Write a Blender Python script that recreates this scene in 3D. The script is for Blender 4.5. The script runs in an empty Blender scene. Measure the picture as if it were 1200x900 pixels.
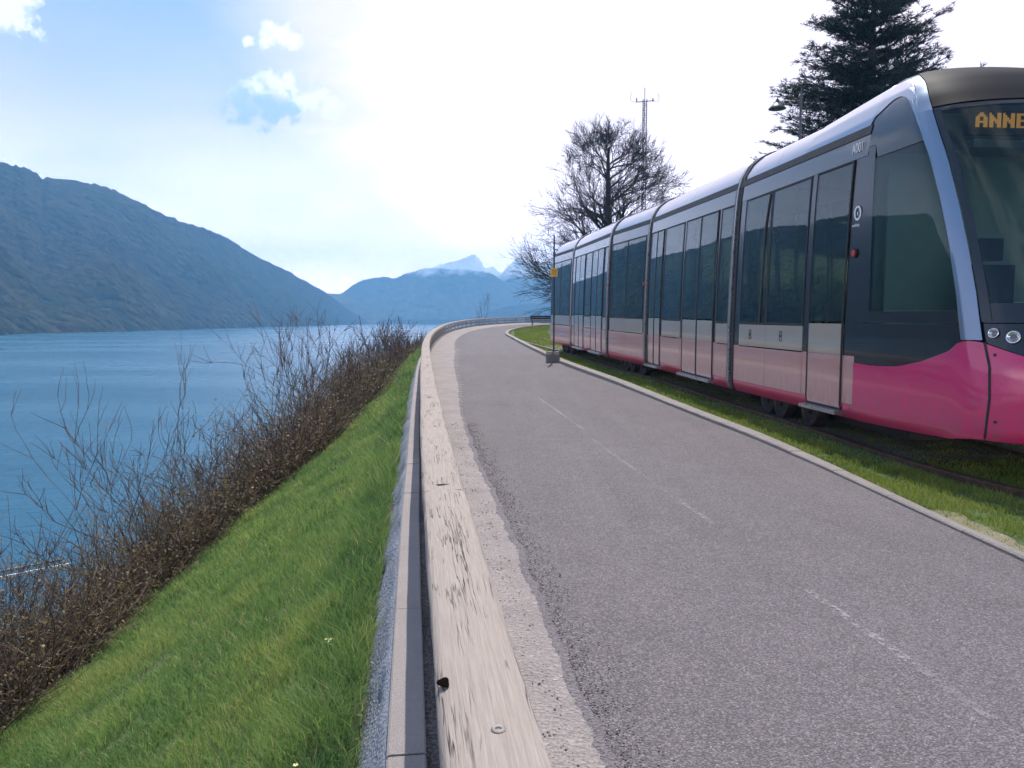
import bpy, math, random
import numpy as np
from mathutils import Vector, noise as mn
PI = math.pi
rng = np.random.default_rng(7)
random.seed(7)
scene = bpy.context.scene
COL = scene.collection
R = math.radians

# ------------------------------------------------------------------ helpers
def g(Y):
    """height of path and lawn: level near the camera, then gently climbing"""
    Y = min(max(Y, 0), 95)
    return (max(Y - 8, 0)) * .0165 + max(Y - 40, 0) * .003
gv = np.vectorize(g)

PITCH = math.atan(74 / 900)
def sight(x, y, Y):
    """point at distance Y ahead on the bearing (x, y) of the survey"""
    cx, cy = (x - 600) / 900, -(y - 450) / 900
    fy = math.cos(PITCH) + math.sin(PITCH) * cy
    t = Y / fy
    return Vector((cx * t, Y, 1.4 + (math.cos(PITCH) * cy - math.sin(PITCH)) * t))

def tag(o, label=None, cat=None, group=None, kind=None):
    if label: o['label'] = label
    if cat: o['category'] = cat
    if group: o['group'] = group
    if kind: o['kind'] = kind
    return o

def mesh_obj(name, V, F, mat=None, parent=None, smooth=False, uv=None, attr=None):
    me = bpy.data.meshes.new(name)
    V = np.asarray(V, dtype=np.float32).reshape(-1, 3)
    if isinstance(F, np.ndarray):
        k = F.shape[1]; m = F.shape[0]
        me.vertices.add(len(V)); me.vertices.foreach_set('co', V.ravel())
        me.loops.add(m * k); me.loops.foreach_set('vertex_index', F.astype(np.int32).ravel())
        me.polygons.add(m); me.polygons.foreach_set('loop_start', np.arange(0, m * k, k, dtype=np.int32))
        me.update(calc_edges=True)
    else:
        me.from_pydata([tuple(map(float, v)) for v in V], [], [tuple(f) for f in F])
    if smooth:
        me.polygons.foreach_set('use_smooth', np.ones(len(me.polygons), dtype=bool))
    if uv is not None:
        l = me.uv_layers.new(name='UVMap'); idx = np.zeros(len(me.loops), dtype=np.int32)
        me.loops.foreach_get('vertex_index', idx)
        l.data.foreach_set('uv', np.asarray(uv, dtype=np.float32)[idx].ravel())
    if attr is not None:
        a = me.attributes.new('tint', 'FLOAT', 'POINT'); a.data.foreach_set('value', np.asarray(attr, dtype=np.float32))
    if mat:
        for mm in (mat if isinstance(mat, (list, tuple)) else [mat]): me.materials.append(mm)
    me.update()
    o = bpy.data.objects.new(name, me); COL.objects.link(o)
    if parent: o.parent = parent
    return o

def empty(name, loc, label=None, cat=None, group=None):
    o = bpy.data.objects.new(name, None); COL.objects.link(o); o.location = loc
    o.empty_display_size = .2
    return tag(o, label, cat, group)

class MB:
    def __init__(s): s.v = []; s.f = []
    def add(s, V, F):
        n = len(s.v); s.v += [tuple(v) for v in V]; s.f += [tuple(i + n for i in f) for f in F]
    def box(s, a, b, bev=0):
        (x0, y0, z0), (x1, y1, z1) = a, b
        if bev <= 0:
            s.add([(x, y, z) for x in (x0, x1) for y in (y0, y1) for z in (z0, z1)],
                  [(0, 1, 3, 2), (4, 6, 7, 5), (0, 4, 5, 1), (2, 3, 7, 6), (0, 2, 6, 4), (1, 5, 7, 3)])
        else:
            e = bev
            prof = [(x0 + e, y0), (x1 - e, y0), (x1, y0 + e), (x1, y1 - e), (x1 - e, y1), (x0 + e, y1), (x0, y1 - e), (x0, y0 + e)]
            inn = [(x0 + e, y0 + e), (x1 - e, y0 + e), (x1 - e, y0 + e), (x1 - e, y1 - e), (x1 - e, y1 - e), (x0 + e, y1 - e), (x0 + e, y1 - e), (x0 + e, y0 + e)]
            rows = [[(p[0], p[1], z0 + e) for p in prof], [(p[0], p[1], z1 - e) for p in prof]]
            bot = [(p[0], p[1], z0) for p in inn]; top = [(p[0], p[1], z1) for p in inn]
            V = bot + rows[0] + rows[1] + top; F = []
            for r in range(3):
                for i in range(8):
                    j = (i + 1) % 8; F.append((r * 8 + i, r * 8 + j, (r + 1) * 8 + j, (r + 1) * 8 + i))
            F.append((24, 26, 28, 30)); F.append((6, 4, 2, 0))
            F.append(tuple(range(24, 32))) if False else None
            F = [f for f in F if f is not None]
            s.add(V, F)
    def tube(s, pts, rad, n=6, cap=True):
        pts = [Vector(p) for p in pts]
        if not hasattr(rad, '__len__'): rad = [rad] * len(pts)
        V = []; prev = None
        for i, p in enumerate(pts):
            d = (pts[min(i + 1, len(pts) - 1)] - pts[max(i - 1, 0)]).normalized()
            if prev is None:
                a = Vector((0, 0, 1)) if abs(d.z) < .9 else Vector((1, 0, 0))
                x = d.cross(a).normalized()
            else:
                x = (prev - d * prev.dot(d)).normalized()
            prev = x; y = d.cross(x)
            for k in range(n):
                t = 2 * PI * k / n; V.append(p + (x * math.cos(t) + y * math.sin(t)) * rad[i])
        F = []
        for i in range(len(pts) - 1):
            for k in range(n):
                m = (k + 1) % n; F.append((i * n + k, i * n + m, (i + 1) * n + m, (i + 1) * n + k))
        if cap:
            F.append(tuple(range(n))[::-1]); F.append(tuple((len(pts) - 1) * n + k for k in range(n)))
        s.add(V, F)
    def lathe(s, prof, c=(0, 0, 0), n=20, axis='z'):
        V = []
        for r, h in prof:
            for k in range(n):
                t = 2 * PI * k / n; a, b = r * math.cos(t), r * math.sin(t)
                if axis == 'z': V.append((c[0] + a, c[1] + b, c[2] + h))
                elif axis == 'x': V.append((c[0] + h, c[1] + a, c[2] + b))
                else: V.append((c[0] + a, c[1] + h, c[2] + b))
        F = [(i * n + k, i * n + (k + 1) % n, (i + 1) * n + (k + 1) % n, (i + 1) * n + k) for i in range(len(prof) - 1) for k in range(n)]
        s.add(V, F)
    def grid(s, G):
        """G: rows x cols of points"""
        r, c = len(G), len(G[0]); V = [p for row in G for p in row]
        s.add(V, [(i * c + j, i * c + j + 1, (i + 1) * c + j + 1, (i + 1) * c + j) for i in range(r - 1) for j in range(c - 1)])
    def slab(s, G, th, nrm):
        """closed sheet: outer grid G and an inner copy moved by -nrm*th"""
        r, c = len(G), len(G[0]); n = r * c
        V = [Vector(p) for row in G for p in row]
        V2 = [Vector(p) - Vector(nrm(i, j)) * th for i, row in enumerate(G) for j, p in enumerate(row)]
        F = []
        for i in range(r - 1):
            for j in range(c - 1):
                q = (i * c + j, i * c + j + 1, (i + 1) * c + j + 1, (i + 1) * c + j)
                F.append(q); F.append(tuple(k + n for k in q[::-1]))
        ring = [j for j in range(c)] + [i * c + c - 1 for i in range(1, r)] + [(r - 1) * c + j for j in range(c - 2, -1, -1)] + [i * c for i in range(r - 2, 0, -1)]
        for a, b in zip(ring, ring[1:] + ring[:1]): F.append((b, a, a + n, b + n))
        s.add(V + V2, F)
    def build(s, name, mat, parent=None, smooth=False):
        return mesh_obj(name, np.array([tuple(v) for v in s.v]), s.f, mat, parent, smooth)

def autosmooth(o, ang=35):
    me = o.data
    me.polygons.foreach_set('use_smooth', np.ones(len(me.polygons), dtype=bool))
    try: me.set_sharp_from_angle(angle=R(ang))
    except Exception: pass
    return o

# ------------------------------------------------------------------ materials
def newmat(name):
    m = bpy.data.materials.new(name); m.use_nodes = True
    nt = m.node_tree; nt.nodes.clear()
    out = nt.nodes.new('ShaderNodeOutputMaterial')
    return m, nt, out
class N:
    def __init__(s, nt): s.nt = nt
    def n(s, t, **kw):
        x = s.nt.nodes.new(t)
        for k, v in kw.items():
            if k.startswith('i_'):
                x.inputs[k[2:].replace('_', ' ')].default_value = v
            else: setattr(x, k, v)
        return x
    def l(s, a, b): s.nt.links.new(a, b)
    def noise(s, vec, scale, detail=4, rough=.55, dim='3D'):
        x = s.n('ShaderNodeTexNoise'); x.inputs['Scale'].default_value = scale
        x.inputs['Detail'].default_value = detail; x.inputs['Roughness'].default_value = rough
        if vec is not None: s.l(vec, x.inputs['Vector'])
        return x.outputs['Fac']
    def ramp(s, fac, stops):
        x = s.n('ShaderNodeValToRGB'); e = x.color_ramp.elements
        while len(e) > 1: e.remove(e[-1])
        e[0].position = stops[0][0]; e[0].color = (*stops[0][1], 1)
        for p, c in stops[1:]:
            q = e.new(p); q.color = (*c, 1)
        s.l(fac, x.inputs['Fac']); return x.outputs['Color']
    def mix(s, fac, a, b, mode='MIX'):
        x = s.n('ShaderNodeMix', data_type='RGBA', blend_type=mode)
        for sock, v in ((x.inputs[0], fac), (x.inputs[6], a), (x.inputs[7], b)):
            if hasattr(v, 'links'): s.l(v, sock)
            elif isinstance(v, (int, float)): sock.default_value = v
            else: sock.default_value = (*v, 1)
        return x.outputs[2]
    def math(s, op, a, b=0., c=0., clamp=False):
        x = s.n('ShaderNodeMath', operation=op, use_clamp=clamp)
        for i, v in enumerate((a, b, c)):
            if hasattr(v, 'links'): s.l(v, x.inputs[i])
            else: x.inputs[i].default_value = v
        return x.outputs[0]
    def mapr(s, v, a, b, c=0., d=1.):
        x = s.n('ShaderNodeMapRange'); x.clamp = True
        s.l(v, x.inputs[0])
        for i, q in enumerate((a, b, c, d)): x.inputs[i + 1].default_value = q
        return x.outputs[0]
    def coord(s, kind='Object', scale=(1, 1, 1)):
        t = s.n('ShaderNodeTexCoord'); mp = s.n('ShaderNodeMapping'); mp.inputs['Scale'].default_value = scale
        s.l(t.outputs[kind], mp.inputs[0]); return mp.outputs[0]
    def bump(s, h, strength=.3, dist=.02, nrm=None):
        b = s.n('ShaderNodeBump'); b.inputs['Strength'].default_value = strength; b.inputs['Distance'].default_value = dist
        s.l(h, b.inputs['Height'])
        if nrm is not None: s.l(nrm, b.inputs['Normal'])
        return b.outputs['Normal']
    def bsdf(s, col, rough=.8, normal=None, **kw):
        p = s.n('ShaderNodeBsdfPrincipled')
        if hasattr(col, 'links'): s.l(col, p.inputs['Base Color'])
        else: p.inputs['Base Color'].default_value = (*col, 1)
        if hasattr(rough, 'links'): s.l(rough, p.inputs['Roughness'])
        else: p.inputs['Roughness'].default_value = rough
        if normal is not None: s.l(normal, p.inputs['Normal'])
        for k, v in kw.items(): p.inputs[k.replace('_', ' ')].default_value = v
        return p.outputs[0]

def simple(name, col, rough=.6, var=.15, scale=6, bump=.0, bscale=40, **kw):
    m, nt, out = newmat(name); h = N(nt); co = h.coord()
    f = h.noise(co, scale, 5)
    c = h.mix(h.mapr(f, .3, .7), tuple(v * (1 - var) for v in col), tuple(min(1, v * (1 + var)) for v in col))
    nm = h.bump(h.noise(co, bscale, 3), bump, .01) if bump else None
    rr = h.mapr(h.noise(co, scale * 3.1, 3), .3, .7, max(0, rough - .06), min(1, rough + .06))
    h.l(h.bsdf(c, rr, nm, **kw), out.inputs[0]); return m

def m_asphalt():
    m, nt, out = newmat('asphalt'); h = N(nt); co = h.coord()
    big = h.noise(co, .35, 4); mid = h.noise(co, 2.6, 7, .68); fine = h.noise(co, 120, 3, .65)
    streak = h.noise(h.coord('Object', (3.2, .25, 1)), 1.0, 5, .6)
    vo = h.n('ShaderNodeTexVoronoi'); vo.inputs['Scale'].default_value = 115; h.l(co, vo.inputs['Vector'])
    v2 = h.n('ShaderNodeTexVoronoi'); v2.inputs['Scale'].default_value = 200; h.l(co, v2.inputs['Vector'])
    c = h.mix(h.mapr(big, .3, .7), (.155, .136, .143), (.20, .175, .184))
    c = h.mix(h.mapr(streak, .42, .68, 0, .45), c, (.24, .212, .222))
    c = h.mix(h.mapr(mid, .45, .68, 0, .5), c, (.125, .109, .115))
    c = h.mix(h.mapr(vo.outputs['Distance'], .25, .62, 0, .7), c, (.055, .047, .05))
    c = h.mix(h.mapr(fine, .42, .72, 0, .45), c, (.05, .044, .046))
    c = h.mix(h.mapr(vo.outputs['Color'], .55, 1., 0, .42), c, (.40, .355, .365))
    c = h.mix(h.mapr(v2.outputs['Color'], .93, .97, 0, .65), c, (.52, .48, .47))
    hgt = h.math('SUBTRACT', h.math('MULTIPLY', fine, .5), vo.outputs['Distance'])
    h.l(h.bsdf(c, .85, h.bump(hgt, .8, .008), Specular_IOR_Level=.3), out.inputs[0]); return m
def m_gravel(name, a, b, c3, scale=60):
    m, nt, out = newmat(name); h = N(nt); co = h.coord()
    vo = h.n('ShaderNodeTexVoronoi'); vo.inputs['Scale'].default_value = scale; h.l(co, vo.inputs['Vector'])
    f = h.noise(co, 2.2, 6, .65); fi = h.noise(co, scale * 1.6, 3)
    c = h.mix(h.mapr(f, .35, .65), a, b)
    c = h.mix(h.mapr(fi, .45, .75, 0, .8), c, c3)
    c = h.mix(h.mapr(vo.outputs['Color'], .75, 1, 0, .5), c, tuple(min(1, q * 1.5) for q in a))
    h.l(h.bsdf(c, .9, h.bump(h.math('ADD', vo.outputs['Distance'], fi), .8, .012)), out.inputs[0]); return m
def m_wood():
    m, nt, out = newmat('weathered_wood'); h = N(nt)
    uv = h.coord('UV', (1, 1, 1))
    def st(sx, sy):
        mp = h.n('ShaderNodeMapping'); mp.inputs['Scale'].default_value = (sx, sy, 1); h.l(uv, mp.inputs[0]); return mp.outputs[0]
    grain = h.noise(st(2.6, 90), 1.6, 7, .7)
    fineg = h.noise(st(9, 420), 1.2, 4, .65)
    patch = h.noise(st(2.2, 9), 1.3, 6, .65)
    def cracks(sx, sy, wd, lo, ms):
        q = h.noise(st(sx, sy), 1.45, 3, .5)
        return h.math('MULTIPLY', h.mapr(h.math('ABSOLUTE', h.math('SUBTRACT', q, .5)), 0, wd, 1, 0), h.mapr(h.noise(st(*ms), 1.0, 3), lo, lo + .07))
    crack_m = h.math('MAXIMUM', cracks(1.0, 30, .017, .53, (2.3, 8)), h.math('MULTIPLY', cracks(1.8, 70, .022, .56, (2.0, 16)), .6))
    c = h.mix(h.mapr(grain, .3, .7), (.25, .205, .175), (.385, .33, .29))
    c = h.mix(h.mapr(fineg, .42, .75, 0, .4), c, (.20, .165, .145))
    c = h.mix(h.mapr(patch, .50, .75, 0, .45), c, (.30, .26, .24))
    mold = h.mapr(h.noise(st(14, 34), 1.1, 5, .7), .58, .70, 0, 1)
    c = h.mix(h.math('MULTIPLY', mold, h.mapr(h.noise(st(.8, 3), 1, 3), .52, .66, 0, .8)), c, (.17, .14, .135))
    c = h.mix(crack_m, c, (.045, .034, .03))
    hgt = h.math('SUBTRACT', h.math('ADD', h.math('MULTIPLY', grain, .5), h.math('MULTIPLY', fineg, .3)), crack_m)
    h.l(h.bsdf(c, .85, h.bump(hgt, .8, .006), Specular_IOR_Level=.25), out.inputs[0]); return m
def m_grass(name, stops, trans=.35):
    m, nt, out = newmat(name); h = N(nt)
    a = h.n('ShaderNodeAttribute', attribute_name='tint')
    c = h.ramp(a.outputs['Fac'], stops)
    d = h.bsdf(c, .55, Specular_IOR_Level=.3)
    t = h.n('ShaderNodeBsdfTranslucent'); h.l(c, t.inputs[0])
    mx = h.n('ShaderNodeMixShader'); mx.inputs[0].default_value = trans
    h.l(d, mx.inputs[1]); h.l(t.outputs[0], mx.inputs[2]); h.l(mx.outputs[0], out.inputs[0]); return m
def m_soil(name, stops, scale=3):
    m, nt, out = newmat(name); h = N(nt); co = h.coord()
    f = h.noise(co, scale, 8, .68)
    c = h.ramp(f, stops)
    h.l(h.bsdf(c, .95, h.bump(h.noise(co, 30, 4), .7, .03)), out.inputs[0]); return m
def m_water():
    m, nt, out = newmat('lake_water'); h = N(nt); co = h.coord('Object', (1, 1.9, 1))
    a = h.noise(co, .9, 5, .6); b = h.noise(co, .12, 4, .6); c_ = h.noise(co, 4.5, 3, .6)
    hg = h.math('ADD', h.math('ADD', h.math('MULTIPLY', a, .5), h.math('MULTIPLY', b, 1.6)), h.math('MULTIPLY', c_, .12))
    col = h.mix(h.mapr(h.noise(co, .01, 4), .35, .65), (.018, .095, .165), (.024, .115, .19))
    rg = h.mapr(h.noise(h.coord('Object', (1, 3, 1)), .012, 4, .6), .4, .6, .16, .30)
    h.l(h.bsdf(col, rg, h.bump(hg, .6, .45), IOR=1.33), out.inputs[0]); return m
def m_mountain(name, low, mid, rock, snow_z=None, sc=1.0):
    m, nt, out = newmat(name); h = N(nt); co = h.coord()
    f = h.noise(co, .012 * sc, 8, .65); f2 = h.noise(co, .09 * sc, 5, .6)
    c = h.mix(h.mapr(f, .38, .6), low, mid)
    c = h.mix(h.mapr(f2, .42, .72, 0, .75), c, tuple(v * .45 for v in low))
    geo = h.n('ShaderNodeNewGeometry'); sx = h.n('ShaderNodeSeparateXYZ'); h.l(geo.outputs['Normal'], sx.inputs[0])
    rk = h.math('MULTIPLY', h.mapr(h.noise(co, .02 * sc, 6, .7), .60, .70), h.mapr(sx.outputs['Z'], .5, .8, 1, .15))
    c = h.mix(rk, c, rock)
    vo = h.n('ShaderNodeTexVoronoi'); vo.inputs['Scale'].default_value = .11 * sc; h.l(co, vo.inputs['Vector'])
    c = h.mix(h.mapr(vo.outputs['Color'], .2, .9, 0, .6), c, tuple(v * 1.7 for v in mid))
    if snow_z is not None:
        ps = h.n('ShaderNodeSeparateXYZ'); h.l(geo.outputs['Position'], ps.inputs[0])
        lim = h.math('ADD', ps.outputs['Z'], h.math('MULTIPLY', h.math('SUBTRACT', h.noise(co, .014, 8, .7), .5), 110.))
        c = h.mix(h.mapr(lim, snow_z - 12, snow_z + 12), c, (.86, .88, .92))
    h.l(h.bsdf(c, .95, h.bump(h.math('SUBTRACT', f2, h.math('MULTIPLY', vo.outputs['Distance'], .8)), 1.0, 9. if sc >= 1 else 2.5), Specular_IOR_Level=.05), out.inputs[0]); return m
def m_glass(name, tint, ior=1.6, body=(.02, .022, .025), keep=.6, rough=.01):
    """tinted coated pane: mirror-like coating over a see-through body"""
    m, nt, out = newmat(name); h = N(nt)
    co = h.coord(); wav = h.bump(h.noise(co, .8, 2), .03, .02)
    gm = h.n('ShaderNodeNewGeometry'); dt = h.n('ShaderNodeVectorMath', operation='DOT_PRODUCT'); h.l(gm.outputs['Incoming'], dt.inputs[0]); h.l(wav, dt.inputs[1])
    f0 = ((ior - 1) / (ior + 1)) ** 2
    sch = h.math('ADD', h.math('MULTIPLY', h.math('POWER', h.math('SUBTRACT', 1., h.math('ABSOLUTE', dt.outputs['Value']), clamp=True), 5.), 1 - f0), f0)
    gl = h.n('ShaderNodeBsdfGlossy'); gl.inputs['Roughness'].default_value = rough; gl.inputs['Color'].default_value = (.92, .96, 1, 1)
    h.l(wav, gl.inputs['Normal'])
    tr = h.n('ShaderNodeBsdfTransparent'); tr.inputs[0].default_value = (*tint, 1)
    df = h.n('ShaderNodeBsdfDiffuse'); df.inputs[0].default_value = (*body, 1)
    m1 = h.n('ShaderNodeMixShader'); m1.inputs[0].default_value = keep
    h.l(df.outputs[0], m1.inputs[1]); h.l(tr.outputs[0], m1.inputs[2])
    m2 = h.n('ShaderNodeMixShader'); h.l(sch, m2.inputs[0]); h.l(m1.outputs[0], m2.inputs[1]); h.l(gl.outputs[0], m2.inputs[2])
    h.l(m2.outputs[0], out.inputs[0]); return m
def m_paint(name, col, rough=.3, metallic=0., coat=1., cior=1.7, dirt=.25, **kw):
    m, nt, out = newmat(name); h = N(nt); co = h.coord()
    f = h.noise(co, 1.3, 6, .65)
    c = h.mix(h.mapr(f, .35, .75, 0, dirt), col, tuple(v * .62 + .02 for v in col))
    sz = h.n('ShaderNodeSeparateXYZ'); h.l(co, sz.inputs[0])
    dust = h.math('MULTIPLY', h.mapr(sz.outputs['Z'], .95, .35, 0, .55), h.mapr(h.noise(h.coord('Object', (6, 6, 1.6)), 3.2, 6, .7), .40, .68))
    c = h.mix(dust, c, (.115, .085, .075))
    cr = h.mapr(h.noise(co, 7, 5, .6), .35, .7, .02, .09)
    nm = h.bump(h.noise(co, .9, 2), .03, .03)
    p = h.bsdf(c, rough, nm, Metallic=metallic, Coat_Weight=coat, Coat_IOR=cior, **kw)
    h.l(cr, p.node.inputs['Coat Roughness']); h.l(nm, p.node.inputs['Coat Normal'])
    h.l(p, out.inputs[0]); return m
def m_emit(name, col, s):
    m, nt, out = newmat(name); h = N(nt)
    h.l(h.bsdf(tuple(c * .5 for c in col), .5, Emission_Color=(*col, 1), Emission_Strength=s), out.inputs[0]); return m

M = {}
M['asphalt'] = m_asphalt()
M['gravel'] = m_gravel('edge_gravel', (.31, .265, .25), (.235, .205, .195), (.13, .11, .105))
M['gravel_and_shade'] = m_gravel('gravel_and_shade', (.12, .105, .10), (.07, .06, .058), (.30, .27, .26), 45)  # gravel under the guardrail, also the painted shade under the tram
M['mortar'] = m_gravel('rough_mortar', (.23, .25, .29), (.15, .17, .205), (.08, .09, .11), 60)
M['kerb'] = m_gravel('kerb_concrete', (.34, .30, .275), (.27, .24, .225), (.20, .175, .165), 160)
M['coping'] = m_gravel('coping_concrete', (.43, .37, .345), (.36, .315, .30), (.30, .262, .25), 220)
M['wood'] = m_wood()
M['bank'] = m_soil('bank_soil', [(.3, (.045, .055, .018)), (.5, (.07, .10, .028)), (.7, (.10, .13, .04))])
M['litter'] = m_soil('shore_soil', [(.3, (.022, .016, .009)), (.55, (.05, .036, .02)), (.75, (.09, .065, .04))])
M['lawn'] = m_soil('lawn_ground', [(.3, (.03, .05, .010)), (.5, (.055, .09, .018)), (.7, (.095, .12, .03))], 1.5)
GRN = [(0, (.06, .125, .045)), (.3, (.14, .25, .07)), (.6, (.24, .34, .085)), (.86, (.37, .36, .12)), (.94, (.34, .30, .14)), (1, (.5, .43, .25))]
M['blade'] = m_grass('grass_blades', GRN, .4)
M['blade2'] = m_grass('lawn_blades', [(0, (.10, .15, .022)), (.5, (.19, .25, .04)), (.85, (.32, .33, .07)), (1, (.4, .33, .15))], .4)
M['twig'] = m_grass('bramble_twigs', [(0, (.07, .05, .034)), (.5, (.16, .105, .068)), (.85, (.28, .20, .14)), (1, (.42, .33, .25))], .0)
M['leaf'] = m_grass('bramble_leaves', [(0, (.09, .095, .025)), (.45, (.16, .125, .042)), (.75, (.20, .145, .075)), (.93, (.26, .20, .13)), (1, (.45, .36, .26))], .45)
M['bark'] = simple('bark', (.028, .023, .022), .9, .4, 4, .8, 12)
M['sapling'] = simple('sapling_bark', (.12, .08, .062), .85, .4, 6, .4, 30)
M['needle'] = m_grass('cedar_needles', [(0, (.008, .016, .016)), (.6, (.018, .034, .032)), (1, (.04, .065, .055))], .15)
M['water'] = m_water()
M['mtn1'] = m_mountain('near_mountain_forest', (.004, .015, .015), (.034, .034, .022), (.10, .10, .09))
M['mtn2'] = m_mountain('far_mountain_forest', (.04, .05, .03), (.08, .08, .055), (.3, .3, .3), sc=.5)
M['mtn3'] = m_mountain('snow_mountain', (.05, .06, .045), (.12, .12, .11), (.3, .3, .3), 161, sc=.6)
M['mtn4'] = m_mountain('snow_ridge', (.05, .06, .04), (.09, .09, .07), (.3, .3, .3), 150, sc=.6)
M['silver'] = m_paint('silver_paint', (.22, .28, .37), .34, .8, 1, 1.45, .12)
M['pink'] = m_paint('magenta_paint', (.56, .010, .12), .35, 0, .9, 1.55, .2)
M['pink_reflect'] = m_paint('magenta_road_reflection', (.50, .27, .235), .3, 0, 1, 1.8, .15)  # magenta panels, the mirrored road put into the base colour
M['dark_reflect'] = m_paint('dark_road_reflection', (.37, .315, .235), .3, 0, 1, 1.8, .2)  # dark gloss panels, reflection of the sunlit road put into the colour
M['black'] = m_paint('black_gloss', (.009, .009, .010), .2, 0, .6, 1.5, .2)
M['brown'] = m_paint('dark_brown_gloss', (.04, .034, .032), .25, 0, 1, 1.5, .2)
M['roofshell'] = m_paint('anthracite_roof', (.016, .016, .018), .6, 0, .0, 1.35, .2, Specular_IOR_Level=.05)
M['rubber'] = simple('rubber', (.014, .014, .015), .6, .3, 8)
M['bellows'] = simple('bellows_grey', (.16, .165, .17), .55, .2, 5)
M['steel'] = simple('brushed_steel', (.42, .43, .45), .3, .1, 9, Metallic=.9)
M['darksteel'] = simple('dark_iron', (.05, .045, .045), .55, .3, 9, .3, 30, Metallic=.6)
M['rust'] = simple('rusty_rail', (.10, .055, .035), .6, .4, 12, .3, 40, Metallic=.5)
M['postpaint'] = simple('dark_post_paint', (.02, .021, .024), .5, .2, 8)
M['yellow'] = simple('yellow_sign', (.62, .36, .03), .5, .1, 10)
M['signdark'] = simple('sign_print', (.09, .05, .02), .6)
M['white'] = simple('white_print', (.75, .75, .75), .5, .05)
M['red'] = simple('red_button', (.6, .03, .04), .35)
M['glass'] = m_glass('side_glass', (.50, .54, .42), 1.78, (.008, .011, .010), .85)
M['cabglass'] = m_glass('cab_glass', (.60, .68, .66), 1.42, (.02, .03, .03), .9)
M['lens'] = m_glass('lamp_lens', (.9, .9, .92), 1.5, (.5, .5, .5), .8)
M['chrome'] = simple('chrome', (.75, .75, .76), .12, .05, 8, Metallic=1.)
M['interior'] = simple('interior_grey', (.16, .20, .21), .6, .15, 3)
M['cabin_wall'] = simple('cabin_wall', (.42, .55, .51), .6, .1, 3)
M['seat'] = simple('seat_fabric', (.03, .04, .07), .8, .2, 9)
M['pole_steel'] = simple('grab_pole', (.45, .50, .45), .3, .1, 9, Metallic=.5)
M['led'] = m_emit('amber_led', (.9, .38, .03), .62)
M['lampshade'] = simple('lamp_enamel', (.05, .055, .06), .4)
M['stone'] = m_gravel('stone_block', (.22, .20, .19), (.16, .145, .14), (.10, .09, .09), 50)
M['hole'] = simple('dark_void', (.006, .005, .004), .95, Specular_IOR_Level=0.)
M['flower'] = simple('pale_flower', (.75, .70, .35), .7)
M['deadleaf'] = m_grass('dead_leaves', [(0, (.05, .028, .016)), (1, (.20, .13, .085))], .2)
M['stainless'] = simple('bolt_steel', (.20, .18, .17), .6, .3, 60, Metallic=.4)

# ------------------------------------------------------------------ plan of the place
ST = [  # guardrail, left asphalt edge, right kerb
 ((6, -60), (6.4, -60), (8.6, -60)), ((2.2, -20), (2.6, -20), (4.7, -20)), ((.95, -8), (1.35, -8), (3.6, -8)),
 ((.5, -3), (.88, -3), (3.3, -3)), ((.15, 0), (.57, 0), (3.1, 0)), ((-.18, 2.5), (.29, 2.5), (3.0, 2.5)),
 ((-.5, 5), (0, 5), (2.97, 5.2)), ((-.86, 8), (-.38, 8), (2.9, 8.3)), ((-1.22, 11), (-.70, 11), (2.6, 11)),
 ((-1.68, 15), (-1.05, 15.2), (2.15, 15)), ((-2.24, 20), (-1.5, 20.2), (1.45, 20.2)), ((-2.9, 27), (-2.1, 27.5), (.85, 27)),
 ((-3.5, 36), (-2.65, 36), (.1, 37)), ((-3.87, 46), (-2.8, 46), (-.41, 46)), ((-3.7, 54), (-2.4, 53.5), (0, 53)),
 ((-2.9, 62), (-1.4, 61), (1.3, 60)), ((-.8, 70), (.6, 68.5), (3.5, 66)), ((3, 77), (4, 75), (6.5, 71.5)),
 ((8.5, 84.5), (9.5, 82), (11.5, 77.5)), ((18, 93), (19, 90.5), (20, 86)), ((36, 100), (36, 97.5), (37, 93))]
def catmull(P, t):
    n = len(P); i = min(max(int(t), 0), n - 2); f = t - i
    p = [np.array(P[min(max(k, 0), n - 1)], dtype=float) for k in (i - 1, i, i + 1, i + 2)]
    # non-uniform Hermite keeps uneven stations from overshooting
    d1, d2, d0 = np.linalg.norm(p[2] - p[1]), np.linalg.norm(p[3] - p[2]) + 1e-9, np.linalg.norm(p[1] - p[0]) + 1e-9
    m1 = ((p[2] - p[1]) / d1 * d0 + (p[1] - p[0]) / d0 * d1) / (d0 + d1) if i > 0 else (p[2] - p[1]) / d1
    m2 = ((p[3] - p[2]) / d2 * d1 + (p[2] - p[1]) / d1 * d2) / (d1 + d2) if i < n - 2 else (p[2] - p[1]) / d1
    m1, m2 = m1 * d1, m2 * d1
    h = f
    return (2*h**3 - 3*h**2 + 1) * p[1] + (h**3 - 2*h**2 + h) * m1 + (-2*h**3 + 3*h**2) * p[2] + (h**3 - h**2) * m2
TS = np.concatenate([np.linspace(0, 2, 12)[:-1], np.arange(2, len(ST) - 1 + 1e-6, .1)])
RAIL = np.array([catmull([s[0] for s in ST], t) for t in TS])
ASPH = np.array([catmull([s[1] for s in ST], t) for t in TS])
KERB = np.array([catmull([s[2] for s in ST], t) for t in TS])
def normals(L):
    d = np.gradient(L, axis=0); d /= np.linalg.norm(d, axis=1)[:, None]
    return np.stack([-d[:, 1], d[:, 0]], 1)      # points to the lake side
NR = normals(RAIL); NK = normals(KERB)
ARC = np.concatenate([[0], np.cumsum(np.linalg.norm(np.diff(RAIL, axis=0), axis=1))])
arc0 = np.interp(0, RAIL[:, 1][:150], ARC[:150])      # arc length beside the camera
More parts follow.
